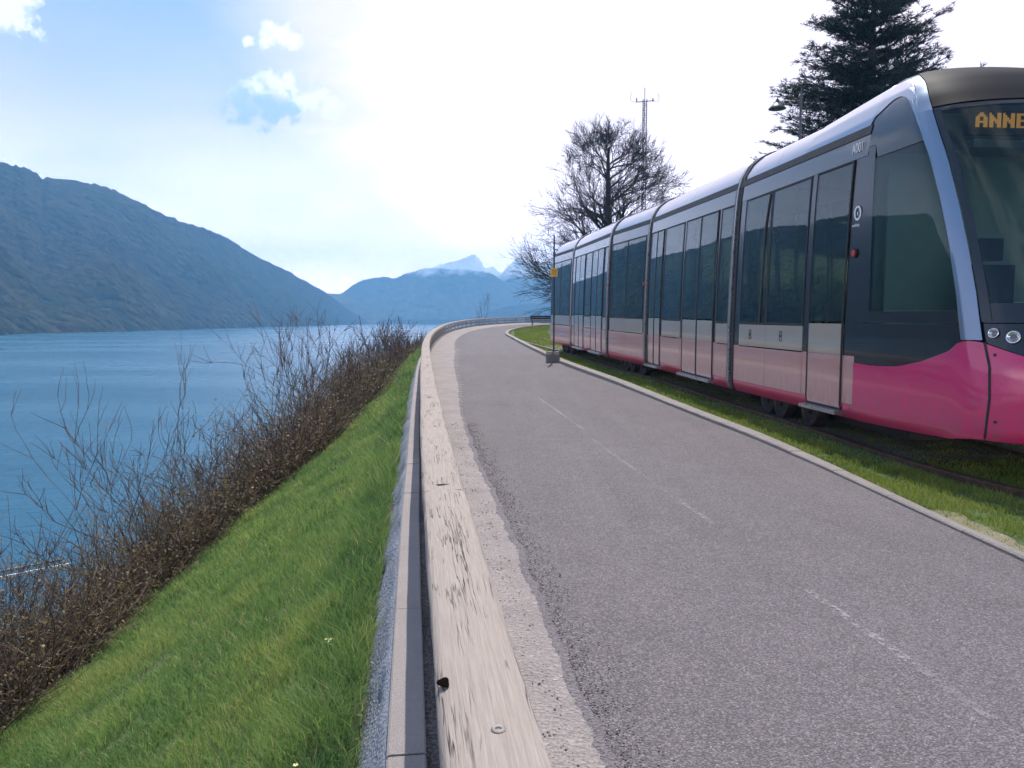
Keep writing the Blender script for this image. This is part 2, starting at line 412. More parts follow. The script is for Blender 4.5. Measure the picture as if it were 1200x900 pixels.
def rail_at(s):
    s = s + arc0
    x, y = np.interp(s, ARC, RAIL[:, 0]), np.interp(s, ARC, RAIL[:, 1])
    nx, ny = np.interp(s, ARC, NR[:, 0]), np.interp(s, ARC, NR[:, 1])
    return np.array([x, y]), np.array([nx, ny])
def sheet(name, rows, mat, smooth=True, parent=None):
    """rows: list over stations of lists of (x,y,z)"""
    b = MB(); b.grid(rows); return b.build(name, mat, parent, smooth)

# asphalt
rows = []
for i in range(len(TS)):
    a, k = ASPH[i], KERB[i]
    rows.append([(*(a + (k - a) * f), g((a + (k - a) * f)[1])) for f in np.linspace(0, 1, 6)])
tag(sheet('path', rows, M['asphalt']), kind='structure')
# ragged dark border where the asphalt ends over the gravel strip
rows = []
gr = []
for s in np.arange(-8, 75, .06):
    c, n = rail_at(s)
    i = int(np.argmin(np.abs(ARC - (s + arc0))))
    f = (s + arc0 - ARC[i]) / max(1e-6, (ARC[min(i + 1, len(ARC) - 1)] - ARC[i])) if ARC[i] <= s + arc0 else 0
    a = ASPH[i] + (ASPH[min(i + 1, len(ARC) - 1)] - ASPH[i]) * min(1, max(0, f))
    w = np.linalg.norm(a - c)
    e = .035 * mn.noise((s * 2.3, 3, 1)) + .02 * mn.noise((s * 9, 1, 1)) + .012 * mn.noise((s * 30, 1, 1))
    row = []
    for q, off in enumerate((0, .3, .7, 1.0)):
        d = off * w + (e if q == 3 else 0)
        p = c - n * d
        zz = g(p[1]) + .004 + (.012 * mn.noise((p[0] * 6, p[1] * 6, 0)) + .018 if q < 3 else .001)
        row.append((p[0], p[1], zz))
    gr.append(row)
tag(sheet('gravel_verge', gr, M['gravel']), kind='structure')
# lumpy broken asphalt edge
rows = []
for s in np.arange(.5, 30, .03):
    c, n = rail_at(s)
    i = int(np.argmin(np.abs(ARC - (s + arc0)))); j = min(i + 1, len(ARC) - 1) if ARC[i] <= s + arc0 else i - 1
    f = abs(s + arc0 - ARC[i]) / max(1e-6, abs(ARC[j] - ARC[i])); a = ASPH[i] + (ASPH[j] - ASPH[i]) * f
    w = np.linalg.norm(a - c)
    e = .035 * mn.noise((s * 2.3, 3, 1)) + .02 * mn.noise((s * 9, 1, 1)) + .012 * mn.noise((s * 30, 1, 1))
    row = []
    for q, (off, zz) in enumerate(((.014, .003), (.0, .012), (-.018, .013), (-.038, .009), (-.060, .0035))):
        p = c - n * (w + e + off + .012 * mn.noise((s * 14, q * 3, 4)) * (q > 1))
        row.append((p[0], p[1], g(p[1]) + zz + .006 * mn.noise((s * 25, q, 0)) * (0 < q < 4)))
    rows.append(row)
tag(sheet('path_edge', rows, m_gravel('broken_asphalt', (.19, .165, .175), (.15, .13, .14), (.025, .022, .023), 70)), kind='structure')
# faded line on the path
def m_faded():
    m, nt, out = newmat('faded_line'); h = N(nt); co = h.coord()
    f = h.math('MULTIPLY', h.mapr(h.noise(co, 26, 5, .7), .44, .60), h.mapr(h.noise(co, 1.2, 3), .35, .6, .10, .55))
    t = h.n('ShaderNodeBsdfTransparent'); mx = h.n('ShaderNodeMixShader'); h.l(f, mx.inputs[0]); h.l(t.outputs[0], mx.inputs[1])
    h.l(h.bsdf((.40, .37, .38), .8), mx.inputs[2]); h.l(mx.outputs[0], out.inputs[0]); return m
M['faded'] = m_faded()
b = MB()
for s0, s1 in ((9.6, 13.2), (5.2, 8.9), (2.6, 3.9)):
    G = []
    for Y in np.linspace(s0, s1, 14):
        X = .95 + (8.9 - Y) * .118 if Y < 9 else 1.0 - (Y - 8.9) * .13
        G.append([(X - .022, Y, g(Y) + .004), (X + .022, Y, g(Y) + .004)])
    b.grid(G)
tag(b.build('path_marking', M['faded']), kind='structure')

# kerb on the tram side
kerb_arc = np.concatenate([[0], np.cumsum(np.linalg.norm(np.diff(KERB, axis=0), axis=1))])
def kerb_pt(a):
    return (np.array([np.interp(a, kerb_arc, KERB[:, 0]), np.interp(a, kerb_arc, KERB[:, 1])]),
            np.array([np.interp(a, kerb_arc, NK[:, 0]), np.interp(a, kerb_arc, NK[:, 1])]))
kr = empty('kerbstone_row', (*KERB[40], g(KERB[40][1])), 'long pale concrete kerb between the asphalt path and the tramway grass', 'kerb')
ka0 = np.interp(-8, KERB[:90, 1], kerb_arc[:90]); a = ka0
n_k = 0
while a < kerb_arc[-1] - 2 and n_k < 98:
    b = MB(); G = []
    y_here = kerb_pt(a)[0][1]
    Ln = 1.0
    for q in np.linspace(.004, Ln - .004, 4):
        c, n = kerb_pt(a + q)
        w = np.interp(c[1], [0, 5, 9, 15, 30, 60], [.07, .08, .17, .22, .2, .18])
        hh = np.interp(c[1], [0, 6, 12, 20, 60], [.022, .03, .05, .09, .09])
        z0 = g(c[1])
        j = .004 * math.sin(n_k * 7.1)
        G.append([(*(c), z0 - .05), (*(c - n * .003), z0 + hh - .01 + j), (*(c - n * .014), z0 + hh + j), (*(c - n * (w - .012)), z0 + hh + j), (*(c - n * w), z0 + hh - .012 + j), (*(c - n * w), z0 - .05)])
    b.grid(G); k0 = len(b.v) - 6
    b.f.append((0, 1, 2, 3, 4, 5)); b.f.append((k0 + 5, k0 + 4, k0 + 3, k0 + 2, k0 + 1, k0))
    o = b.build('kerbstone', M['kerb']); o.parent = kr; o.matrix_parent_inverse = kr.matrix_world.inverted()
    o.matrix_parent_inverse.translation = -Vector(kr.location)
    a += Ln; n_k += 1

# lawn on the right
rows = []
fr = [0, .004, .012, .025, .05, .1, .2, .4, .7, 1]
for i in range(len(TS)):
    k = KERB[i]; n = NK[i]; e = np.array([170., k[1] * 1.3 + 6])
    row = []
    for f in fr:
        p = (k - n * .03) + (e - k) * f
        w = np.interp(k[1], [0, 5, 9, 15, 30, 60], [.07, .08, .17, .22, .2, .18])
        dz = -.04 if f == 0 else .0 + .02 * mn.noise((p[0] * .7, p[1] * .7, 2))
        if 0 < f <= .05: dz += .012
        row.append((p[0], p[1], g(p[1]) + dz))
    rows.append(row)
tag(sheet('lawn', rows, M['lawn']), kind='structure')
tag(mesh_obj('far_land', [(30, 95, -.6), (2400, 95, -.6), (2400, 1500, 2), (200, 1500, 2), (160, -260, -.6), (2400, -260, -.6), (-6, -60, -.6), (8, -260, -.6), (40, 100, -.6)],
         [(8, 1, 2, 3), (6, 7, 4), (4, 5, 1, 0)], M['lawn']), kind='structure')

# bank on the lake side
def bank_w(Y): return float(np.interp(Y, [-20, 4, 7, 11, 15.5, 20, 30, 60, 90], [4.3, 4.2, 4.0, 3.2, 1.75, 1.35, 1.2, 1.2, 1.2]))
def bank_z(d, Y):
    """height under the path level at distance d lakeward of the guardrail"""
    w = bank_w(Y)
    if d < .40: return -.3 * max(0, (d - .24)) / .16 - (.02 if d > .24 else 0)
    z = -.3 - .6 * (min(d, w) - .4)
    if d > w: z -= 1.0 * (d - w)
    return z
def bank_point(s, d):
    c, n = rail_at(s); Y = c[1]; p = c + n * d
    z = g(Y) + bank_z(d, Y)
    if d > .5: z += .07 * mn.noise((p[0] * .8, p[1] * .8, 5)) * min(1, d - .5) + .02 * mn.noise((p[0] * 3, p[1] * 3, 5))
    return (p[0], p[1], max(z, -8.4))
rows = []
ss = np.concatenate([np.arange(-70, -2, 3), np.arange(-2, 30, .4), np.arange(30, 116, 1.5)])
ds = [.36, .45, .6, .8, 1.1, 1.5, 2, 2.5, 3, 3.5, 4, 4.4]
for s in ss: rows.append([bank_point(s, d) for d in ds])
tag(sheet('grass_bank', rows, M['bank']), kind='structure')
rows = []
for s in ss: rows.append([(lambda p: (p[0], p[1], p[2] + (.015 if d > bank_w(p[1]) + .2 else -.03)))(bank_point(s, d)) for d in (1.2, 1.5, 2, 2.5, 3, 3.4, 3.8, 4.2, 4.6, 5, 6, 7, 8, 9, 10, 12)])
tag(sheet('shore_slope', rows, M['litter']), kind='structure')
# rough mortar haunch beside the coping and the dark gravel under the guardrail
rows = []
for s in np.concatenate([np.arange(-2, 14, .04), np.arange(14, 60, .4)]):
    c, n = rail_at(s); row = []
    for q, d in enumerate((.20, .245, .28, .32, .36, .40, .46)):
        dd = d + .05 * mn.noise((s * 1.7, q * .5, 0)) * (q > 1) + .02 * mn.noise((s * 8, q * 2, 3)) * (q > 1)
        p = c + n * dd; z = g(c[1]) + (-.045 if q < 2 else -.045 - .30 * (d - .245) / .16) + .02 * mn.noise((s * 6, q * 2.2, 9)) + .012 * mn.noise((s * 20, q * 5, 9))
        if q == 6: z -= .08
        row.append((p[0], p[1], z))
    rows.append(row)
tag(sheet('mortar_haunch', rows, M['mortar']), kind='structure')
rows = []
for s in np.concatenate([np.arange(-4, 12, .05), np.arange(12, 110, .4)]):
    c, n = rail_at(s)
    rows.append([(*(c + n * d), g(c[1]) - .05 + .018 * mn.noise((s * 22, d * 30, 0)) - (.1 if d > .2 else 0)) for d in (-.02, .02, .05, .08, .12, .22)])
tag(sheet('drain_gravel', rows, M['gravel_and_shade']), kind='structure')

# coping stones
cp = empty('coping_row', (*rail_at(3)[0], 0), 'row of flat pale concrete coping slabs beside the wooden guardrail', 'coping')
s = -2.7; q = 0
while s < 46:
    b = MB(); G = []
    for t in np.linspace(.006, 1.274 if q else 1.274, 5):
        c, n = rail_at(s + t); z0 = g(c[1]) + .003 * math.sin(q * 5)
        pr = [(.118, -.07), (.112, -.008), (.118, 0), (.232, 0), (.24, -.008), (.24, -.12)]
        G.append([(*(c + n * d), z0 + dz) for d, dz in pr])
    b.grid(G); m_ = len(b.v) - 6; b.f.append((0, 1, 2, 3, 4, 5)); b.f.append(tuple(m_ + k for k in (5, 4, 3, 2, 1, 0)))
    o = b.build('coping_slab', M['coping']); o.parent = cp; o.matrix_parent_inverse.translation = -Vector(cp.location)
    s += 1.28; q += 1

# ------------------------------------------------------------------ wooden guardrail
gl = empty('guardrail', (*rail_at(3)[0], 0), 'weathered grey wooden guardrail of thick beams on posts along the lake side of the path', 'guardrail')
def keep(o, par):
    o.parent = par; o.matrix_parent_inverse.translation = -Vector(par.location); return o
def beam(s0, s1, name, ztop, th, hw, label=None, detail=.05):
    n = max(3, int((s1 - s0) / detail)); V = []; UV = []; F = []
    e = min(.022, hw * .3)
    prof = [(-hw, -th + e), (-hw, -e), (-hw + e * .35, -e * .3), (-hw + e, 0), (-hw * .4, .004), (hw * .4, .004), (hw - e, 0), (hw - e * .35, -e * .3), (hw, -e), (hw, -th + e), (hw - e, -th), (-hw + e, -th)]
    vs = [0]
    for a_, b_ in zip(prof, prof[1:]): vs.append(vs[-1] + math.hypot(a_[0] - b_[0], a_[1] - b_[1]))
    u_off = random.random() * 9
    for i in range(n + 1):
        t = s0 + (s1 - s0) * i / n; c, nn = rail_at(t); z0 = g(c[1]) + ztop
        for k, (o_, dz) in enumerate(prof):
            wob = .004 * mn.noise((t * 1.3, k * .9, s0)) + .0022 * mn.noise((t * 7, k * 2.3, s0))
            V.append((c[0] - nn[0] * (o_ + wob), c[1] - nn[1] * (o_ + wob), z0 + dz + wob)); UV.append((t + u_off, vs[k]))
    m = len(prof)
    for i in range(n):
        for k in range(m):
            j = (k + 1) % m; F.append((i * m + k, i * m + j, (i + 1) * m + j, (i + 1) * m + k))
    F.append(tuple(range(m))[::-1]); F.append(tuple(n * m + k for k in range(m)))
    o = mesh_obj(name, V, F, M['wood'], None, True, UV); autosmooth(o, 40); keep(o, gl)
    if label: o['label'] = label
    return o
joints = [-5.1, -.75, 3.62, 7.95, 12.3]
while joints[-1] < 96: joints.append(joints[-1] + 4.35)
for k, (a_, b_) in enumerate(zip(joints, joints[1:])):
    det = .05 if a_ < 12 else .5
    bm_ = beam(a_ + .004, b_ - .004, 'top_beam', .60, .12, .10, None, det)
    if a_ > 7: beam(a_ + .01, b_ - .01, 'lower_beam', .36, .11, .035, None, det * 4)
    if a_ > 7: beam(a_ + .01, b_ - .01, 'kick_beam', .13, .12, .06, None, det * 4)
    for f in (.12, 2.2):
        if a_ + f > b_: continue
        c, nn = rail_at(a_ + f); b = MB(); ang = math.atan2(nn[1], nn[0])
        b.box((-.05, -.06, -.3), (.05, .06, .478), .008)
        ob = b.build('post', M['wood']); me = ob.data
        uvl = me.uv_layers.new(name='UVMap')
        for lp in me.loops: co = me.vertices[lp.vertex_index].co; uvl.data[lp.index].uv = (co.z + k, co.x + co.y)
        ob.location = (c[0], c[1], g(c[1])); ob.rotation_euler.z = ang; ob.parent = gl; ob.matrix_parent_inverse.translation = -Vector(gl.location)
        if a_ + f < 26 and a_ + f > .5:
            bb = MB(); bb.lathe([(.015, -.003), (.015, .0025), (.012, .004), (.007, .0035), (.004, .0005), (0, .0005)], n=12)
            p = c - nn * .012 ; bo = bb.build('bolt', M['stainless']); bo.location = (p[0], p[1], g(c[1]) + .604); keep(bo, gl)
# knot hole and a slot in the nearest beams
def disc(name, s, off, rx, ry, mat, par, z=.6065):
    c, nn = rail_at(s); p = c - nn * off; b = MB(); n = 18
    V = []
    for k in range(n):
        t = 2 * PI * k / n; rr = 1 + .18 * math.sin(3 * t + s)
        V.append((rx * math.cos(t) * rr, ry * math.sin(t) * rr, 0))
    V2 = [(v[0] * 1.06, v[1] * 1.06, -.002) for v in V]
    b.add(V + V2, [tuple(range(n))] + [(k, k + n, (k + 1) % n + n, (k + 1) % n) for k in range(n)])
    o = b.build(name, mat); o.location = (p[0], p[1], g(c[1]) + z); o.rotation_euler.z = math.atan2(nn[1], nn[0]); keep(o, par); return o
disc('knot_hole', 1.66, -.085, .013, .021, M['hole'], gl)
disc('slot', 3.72, -.015, .02, .006, M['hole'], gl)
disc('slot', 8.05, -.01, .02, .006, M['hole'], gl)

# ------------------------------------------------------------------ blades of grass
def blades(name, base, h, w, mat, tint, lean=.5, parent=None):
    n = len(base); az = rng.uniform(0, 2 * PI, n); d = np.stack([np.cos(az), np.sin(az), np.zeros(n)], 1)
    az2 = rng.uniform(0, 2 * PI, n); wd = np.stack([np.cos(az2), np.sin(az2), np.zeros(n)], 1) * w[:, None]
    le = (rng.uniform(.15, 1, n) * lean * h)[:, None]
    up = np.zeros((n, 3)); up[:, 2] = h
    mid = base + up * .55 + d * le * .35; tip = base + up * (1 - .25 * rng.uniform(0, 1, n)[:, None]) + d * le
    V = np.stack([base - wd, base + wd, mid - wd * .75, mid + wd * .75, tip], 1).reshape(-1, 3)
    i = (np.arange(n) * 5)[:, None]
    F = np.concatenate([i + np.array([[0, 1, 3]]), i + np.array([[0, 3, 2]]), i + np.array([[2, 3, 4]])], 0)
    return mesh_obj(name, V, F, mat, parent, False, None, np.repeat(tint, 5))
def bank_blades():
    B = []; H = []; W = []; T = []
    for s0, s1, dens, hh, ww in ((1.2, 4.5, 5600, .075, .0023), (4.5, 8, 3400, .085, .0032), (8, 14, 1700, .095, .0055), (14, 30, 800, .10, .010), (30, 62, 160, .11, .02)):
        stp = .25 if s0 < 30 else 1
        for s in np.arange(s0, s1, stp):
            c, n_ = rail_at(s); c2, n2 = rail_at(s + stp); w = bank_w(c[1]) + .35
            k = int(dens * stp * (w - .36))
            fs = rng.uniform(0, 1, k); d = .37 + rng.uniform(0, 1, k) * (w - .37)
            cc = c + (c2 - c) * fs[:, None]; P = cc + n_ * d[:, None]
            for (x, y), dd, f in zip(P, d, fs):
                zz = g(c[1]) + bank_z(dd, c[1])
                if dd > .5: zz += .07 * mn.noise((x * .8, y * .8, 5)) * min(1, dd - .5) + .02 * mn.noise((x * 3, y * 3, 5))
                cl = mn.noise((x * 1.6, y * 1.6, 7)); c3 = mn.noise((x * 5, y * 5, 3)); c4 = mn.noise((x * .5, y * .5, 11))
                if c3 < -.36 and random.random() < .75: continue
                long_ = 1 + 1.1 * math.exp(-((dd - .55) / .22) ** 2)
                B.append((x, y, zz - .008)); H.append(hh * long_ * (.75 + .6 * random.random() + .9 * max(0, c3) + .5 * cl)); W.append(ww * (.7 + .6 * random.random()))
                t = .42 + .26 * c4 + .34 * cl + .18 * c3 + random.gauss(0, .11) - .22 * math.exp(-((dd - .55) / .2) ** 2)
                t = min(.84, max(0, t)); r = random.random()
                if r < .06: t = random.uniform(.88, 1)
                T.append(t)
    return np.array(B), np.array(H), np.array(W), np.array(T)
B, H, W, T = bank_blades()
tag(blades('bank_grass', B, H, W, M['blade'], T, .95), kind='stuff', label='long green grass growing on the bank', cat='grass')
def lawn_blades():
    B = []; H = []; W = []; T = []
    for y0, y1, dens, hh, ww in ((3.6, 7, 3600, .05, .0028), (7, 12, 1900, .055, .004), (12, 22, 600, .06, .008), (22, 50, 230, .07, .016), (50, 72, 70, .08, .03)):
        st = .5 if y0 < 22 else 2
        for y in np.arange(y0, y1, st):
            kx = float(np.interp(y, KERB[:200, 1], KERB[:200, 0])); wk = float(np.interp(y, [0, 5, 9, 15, 30, 60], [.07, .08, .17, .22, .2, .18]))
            xw = 3.2 if y < 12 else 2.4
            k = int(dens * st * xw); X = kx + wk + rng.uniform(0, 1, k) * xw; Y = y + rng.uniform(0, st, k)
            for x, yy in zip(X, Y):
                c3 = mn.noise((x * 4, yy * 4, 3)); cl = mn.noise((x * 1.1, yy * 1.1, 8))
                kxx = float(np.interp(yy, KERB[:200, 1], KERB[:200, 0])) + wk
                if x < kxx + .01: continue
                xr = float(np.interp(yy, [4.0, 5.6, 6.9, 8.6, 11.6, 16.3, 19.2, 24.1, 27.3, 38], [4.75, 4.16, 3.88, 3.74, 3.48, 3.01, 2.55, 2.02, 1.54, .04]))
                if abs(x - xr) < .075 or (abs(x - xr) < .16 and random.random() < .7): continue
                bare = (yy < 5.3 and x < kxx + .22) or c3 < -.42
                if bare and random.random() < .85: continue
                B.append((x, yy, g(yy) + .0)); H.append(hh * (.6 + .6 * random.random() + .5 * max(0, c3))); W.append(ww * (.7 + .6 * random.random()))
                t = .45 + .3 * cl + .2 * c3 + random.gauss(0, .12); t = min(.85, max(0, t))
                if random.random() < .03: t = random.uniform(.88, 1)
                T.append(t)
    return np.array(B), np.array(H), np.array(W), np.array(T)
B, H, W, T = lawn_blades()
tag(blades('lawn_grass', B, H, W, M['blade2'], T, .8), kind='stuff', label='short green grass beside the tram track', cat='grass')
# dry gravelly patch in the corner of the lawn
rows = []
for y in np.linspace(3.2, 5.5, 40):
    kx = float(np.interp(y, KERB[:200, 1], KERB[:200, 0])) + .07
    rows.append([(kx + f * (.15 + .1 * mn.noise((y * 4, 0, 0))), y, g(y) + .022 + .012 * mn.noise((y * 9, f * 9, 0)) - (.03 if f == 1 else 0)) for f in (0, .3, .6, .85, 1)])
tag(sheet('verge_patch', rows, m_gravel('dry_verge', (.21, .18, .11), (.13, .13, .06), (.12, .10, .05), 50)), kind='structure')

# dead leaves by the mortar
k = 260; V = []; F = []; A = []
for i in range(k):
    s = random.uniform(1.4, 5); d = random.gauss(.50, .08); x, y, z = bank_point(s, d); z = z + random.uniform(.02, .07)
    a_, t1, t2 = random.uniform(0, 2 * PI), random.uniform(-.6, .6), random.uniform(-.6, .6); L = random.uniform(.006, .020)
    ux = Vector((math.cos(a_), math.sin(a_), t1)) * L; uy = Vector((-math.sin(a_), math.cos(a_), t2)) * L * .5; p = Vector((x, y, z)); n0 = len(V)
    V += [p - ux, p + uy + Vector((0, 0, .004)), p + ux, p - uy]; F.append((n0, n0 + 1, n0 + 2, n0 + 3)); A += [random.random()] * 4
tag(mesh_obj('dead_leaves', np.array(V), np.array(F), M['deadleaf'], None, False, None, A), kind='stuff', label='brown dead leaves along the mortar edge', cat='dead leaves')
# loose stones along the broken asphalt edge
V = []; F = []; A = []
for i in range(5200):
    sq = 1.2 + 9 * random.random() ** 1.6; c, n_ = rail_at(sq); k_ = int(np.argmin(np.abs(ARC - (sq + arc0)))); wd = np.linalg.norm(ASPH[k_] - c)
    d = wd + (abs(random.gauss(0, .09)) - .03 if random.random() < .72 else -random.uniform(0, wd - .12)); p = c - n_ * d
    r_ = random.uniform(.0018, .0055) * (1 + sq * .05); z = g(p[1]) + .004 + (.018 if d < wd - .1 else .004); n0 = len(V); a_ = random.uniform(0, 6)
    for q in range(4): V.append((p[0] + r_ * math.cos(a_ + q * 1.57) * random.uniform(.7, 1.3), p[1] + r_ * math.sin(a_ + q * 1.57) * random.uniform(.7, 1.3), z + random.uniform(-.1, .4) * r_))
    V += [(p[0], p[1], z + r_ * .9), (p[0], p[1], z - r_ * .5)]; A += [random.random()] * 6
    F += [(n0 + q, n0 + (q + 1) % 4, n0 + 4) for q in range(4)] + [(n0 + (q + 1) % 4, n0 + q, n0 + 5) for q in range(4)]
tag(mesh_obj('loose_stones', np.array(V), np.array(F), m_grass('stone_chips', [(0, (.09, .08, .082)), (.6, (.20, .175, .18)), (1, (.42, .38, .36))], 0.), None, False, None, A), kind='stuff', label='loose stone chips along the edge of the path', cat='gravel')
# unseen hedge added beyond the tram to put green into its glass
V = []; F = []; A = []
for i in range(26000):
    t = random.random(); x0, y0 = 9.4 - 2.6 * t, 7 + 27 * t; u = random.gauss(0, .32); z = g(y0) + 2.25 * random.random() ** .8 + .15 * math.sin(t * 40)
    p = Vector((x0 + u, y0 + u * .1, z)); e = Vector((random.gauss(0, 1), random.gauss(0, 1), random.gauss(0, 1))).normalized() * random.uniform(.03, .07); f_ = Vector((random.gauss(0, 1), random.gauss(0, 1), random.gauss(0, 1))).normalized() * .03; n0 = len(V)
    V += [p - e, p + f_, p + e, p - f_]; F.append((n0, n0 + 1, n0 + 2, n0 + 3)); A += [min(.84, max(0, .35 + .5 * mn.noise((x0 * 1.3, y0 * 1.3, z * 1.3)) + random.gauss(0, .12)))] * 4
tag(mesh_obj('added_hedge', np.array(V), np.array(F), M['blade2'], None, False, None, A), 'leafy hedge added behind the tram to put green into its window glass', 'hedge')
# small flowers
for s, d, lab in ((2.95, .62, 'pale yellow flower cluster in the grass close to the mortar edge, nearest the camera'), (4.1, .60, 'small pale flower cluster in the grass, a step farther along the mortar edge'), (3.35, 1.15, 'single small flower head in the open grass of the bank')):
    x, y, z = bank_point(s, d)
    r_ = empty('wildflower', (x, y, z), lab, 'flower', 'wildflowers on the bank')
    st = MB(); hd = MB()
    for q in range(5):
        dx, dy = random.uniform(-.02, .02), random.uniform(-.02, .02); hh = random.uniform(.08, .12)
        st.tube([(dx * .3, dy * .3, 0), (dx, dy, hh)], .0015, 4)
        for p in range(5):
            t = p * 2 * PI / 5; hd.add([(dx, dy, hh), (dx + .009 * math.cos(t - .5), dy + .009 * math.sin(t - .5), hh + .003), (dx + .013 * math.cos(t), dy + .013 * math.sin(t), hh + .004), (dx + .009 * math.cos(t + .5), dy + .009 * math.sin(t + .5), hh + .003)], [(0, 1, 2, 3)])
    st.build('stem', M['blade2'], r_); hd.build('petals', M['flower'], r_)

# ------------------------------------------------------------------ hedge of brambles on the shore slope
def ribbons(paths, rads, sides=3):
    V = []; F = []
    b = MB()
    for p, r in zip(paths, rads): b.tube(p, r, sides, False)
    return b
def make_brambles():
    b = MB(); tint = []; LV = []; LF = []; LA = []
    def hedge_h(Y): return float(np.interp(Y, [0, 6, 12, 20, 35, 60], [1.7, 1.75, 1.75, 1.6, 1.5, 1.2]))
    segs = ((3, 7, 480), (7, 14, 620), (14, 24, 480), (24, 40, 200), (40, 80, 50))
    for s0, s1, dens in segs:
        for _ in range(int((s1 - s0) * dens * .85)):
            s = random.uniform(s0, s1); c, n = rail_at(s); w = bank_w(c[1])
            d = w + .1 + abs(random.gauss(0, 1)) * 1.5
            if d > w + 4.2: continue
            x, y, z = bank_point(s, d); far = s > 14
            hm = hedge_h(c[1]) * (1 + .75 * mn.noise((s * .55, d * .5, 0))) * min(1, .34 + (d - w) * .85)
            L = hm * random.uniform(.5, 1.15); a_ = random.uniform(0, 2 * PI); ln = random.uniform(.15, .9)
            p = Vector((x, y, z)); pts = [p.copy()]; dr = Vector((math.cos(a_) * ln, math.sin(a_) * ln, 1)).normalized()
            k = 4; step = L / k
            for q in range(k):
                dr = (dr + Vector((random.gauss(0, .25), random.gauss(0, .25), random.gauss(-.08, .2)))).normalized()
                p = p + dr * step * 1.15; pts.append(p.copy())
            r0 = random.uniform(.003, .007) * (1 + s / 14); t = random.random() ** 2 * .9 + (.1 if random.random() < .06 else 0)
            nv = len(b.v); b.tube(pts, [r0, r0 * .8, r0 * .6, r0 * .45, r0 * .25], 3, False); tint += [t] * (len(b.v) - nv)
            nb = 2 if s < 20 else 1
            for _ in range(nb):
                i = random.randint(1, 3); q0 = pts[i]; dd = Vector((random.gauss(0, 1), random.gauss(0, 1), random.gauss(.3, .6))).normalized()
                l2 = random.uniform(.1, .35); q1 = q0 + dd * l2 * .5; q2 = q1 + (dd + Vector((random.gauss(0, .4), random.gauss(0, .4), .2))).normalized() * l2 * .5
                nv = len(b.v); b.tube([q0, q1, q2], [r0 * .5, r0 * .35, r0 * .2], 3, False); tint += [t] * (len(b.v) - nv)
            nl = 9 if s < 14 else (6 if s < 24 else 4)
            for _ in range(nl):
                i = random.uniform(0, 3.9); q = pts[int(i)].lerp(pts[int(i) + 1], i % 1) + Vector((random.gauss(0, .07), random.gauss(0, .07), random.gauss(0, .06)))
                sz = random.uniform(.006, .015) * (1 + s / 13); a2 = random.uniform(0, 2 * PI); e = Vector((math.cos(a2), math.sin(a2), random.gauss(0, .5))) * sz
                f_ = Vector((-math.sin(a2), math.cos(a2), random.gauss(0, .7))) * sz * .6; n0 = len(LV)
                LV.extend([q - e, q + f_, q + e, q - f_]); LF.append((n0, n0 + 1, n0 + 2, n0 + 3))
                tt = min(.9, max(0, .35 + .35 * mn.noise((s * .4, d * .6, 4)) + random.gauss(0, .18))); tt = 1 if random.random() < .03 else tt
                LA.extend([tt] * 4)
    F = np.array(b.f); ob = mesh_obj('bramble_hedge', np.array([tuple(v) for v in b.v]), F, M['twig'], None, False, None, tint)
    tag(ob, 'tangled brown brambles and dead stems covering the shore slope', 'undergrowth', kind='stuff')
    lo = mesh_obj('bramble_leaves', np.array([tuple(v) for v in LV]), np.array(LF), M['leaf'], ob, False, None, LA); lo['kind'] = 'stuff'
make_brambles()

# ------------------------------------------------------------------ bare woody plants
def grow(b, twigs, p, d, L, r, lev, maxlev, spread, up=.25, kids=(2, 4), wob=.18, tw_from=3, rng_=random, shrink=(.58, .82), rmin=.0025):
    n = 4 if lev < 2 else 3; pts = [p.copy()]; rad = [r]
    q = p.copy(); dd = d.copy(); ends = []
    for i in range(n):
        dd = (dd + Vector((rng_.gauss(0, wob), rng_.gauss(0, wob), rng_.gauss(up * .25, wob)))).normalized()
        q = q + dd * L / n; pts.append(q.copy()); rad.append(r * (1 - .5 * (i + 1) / n)); ends.append((q.copy(), dd.copy(), rad[-1]))
    (twigs if lev >= tw_from else b).tube(pts, rad, 6 if lev < 2 else (4 if lev < 4 else 3), False)
    if lev >= maxlev: return
    k = rng_.randint(*kids)
    for j in range(k):
        i = n - 1 if j == 0 else rng_.randint(0 if lev > 0 else 1, n - 1)
        e, ed, er = ends[i]
        ax = Vector((rng_.gauss(0, 1), rng_.gauss(0, 1), rng_.gauss(0, 1))); ax = (ax - ed * ax.dot(ed)).normalized()
        a_ = rng_.uniform(.25, 1) * spread if j else spread * .3
        nd = (ed * math.cos(a_) + ax * math.sin(a_) + Vector((0, 0, up))).normalized()
        grow(b, twigs, e, nd, L * rng_.uniform(*shrink), max(er * rng_.uniform(.55, .8), rmin), lev + 1, maxlev, spread, up, kids, wob, tw_from, rng_, shrink, rmin)

def shrub(s, d, height, seed, label, stems=3, px=None, lev=4):
    rr = random.Random(seed); c, n = rail_at(s); x, y, z = bank_point(s, d)
    root = empty('bare_shrub', (x, y, z), label, 'shrub', 'leafless shrubs along the shore')
    b = MB(); tw = MB()
    for k in range(stems):
        a_ = rr.uniform(0, 2 * PI); l = rr.uniform(.05, .55) if stems > 1 else .05
        grow(b, tw, Vector((.04 * math.cos(a_), .04 * math.sin(a_), -.1)), Vector((math.cos(a_) * l, math.sin(a_) * l, 1)).normalized(), height * rr.uniform(.36, .5), .020 * height / 2.8 * rr.uniform(.7, 1.2), 0, lev, .75, .18, (2, 3), .16, 2, rr, (.55, .8), .0022 + .00022 * s)
    b.build('branches', M['sapling'], root, True); tw.build('twigs', M['sapling'], root)
    return root
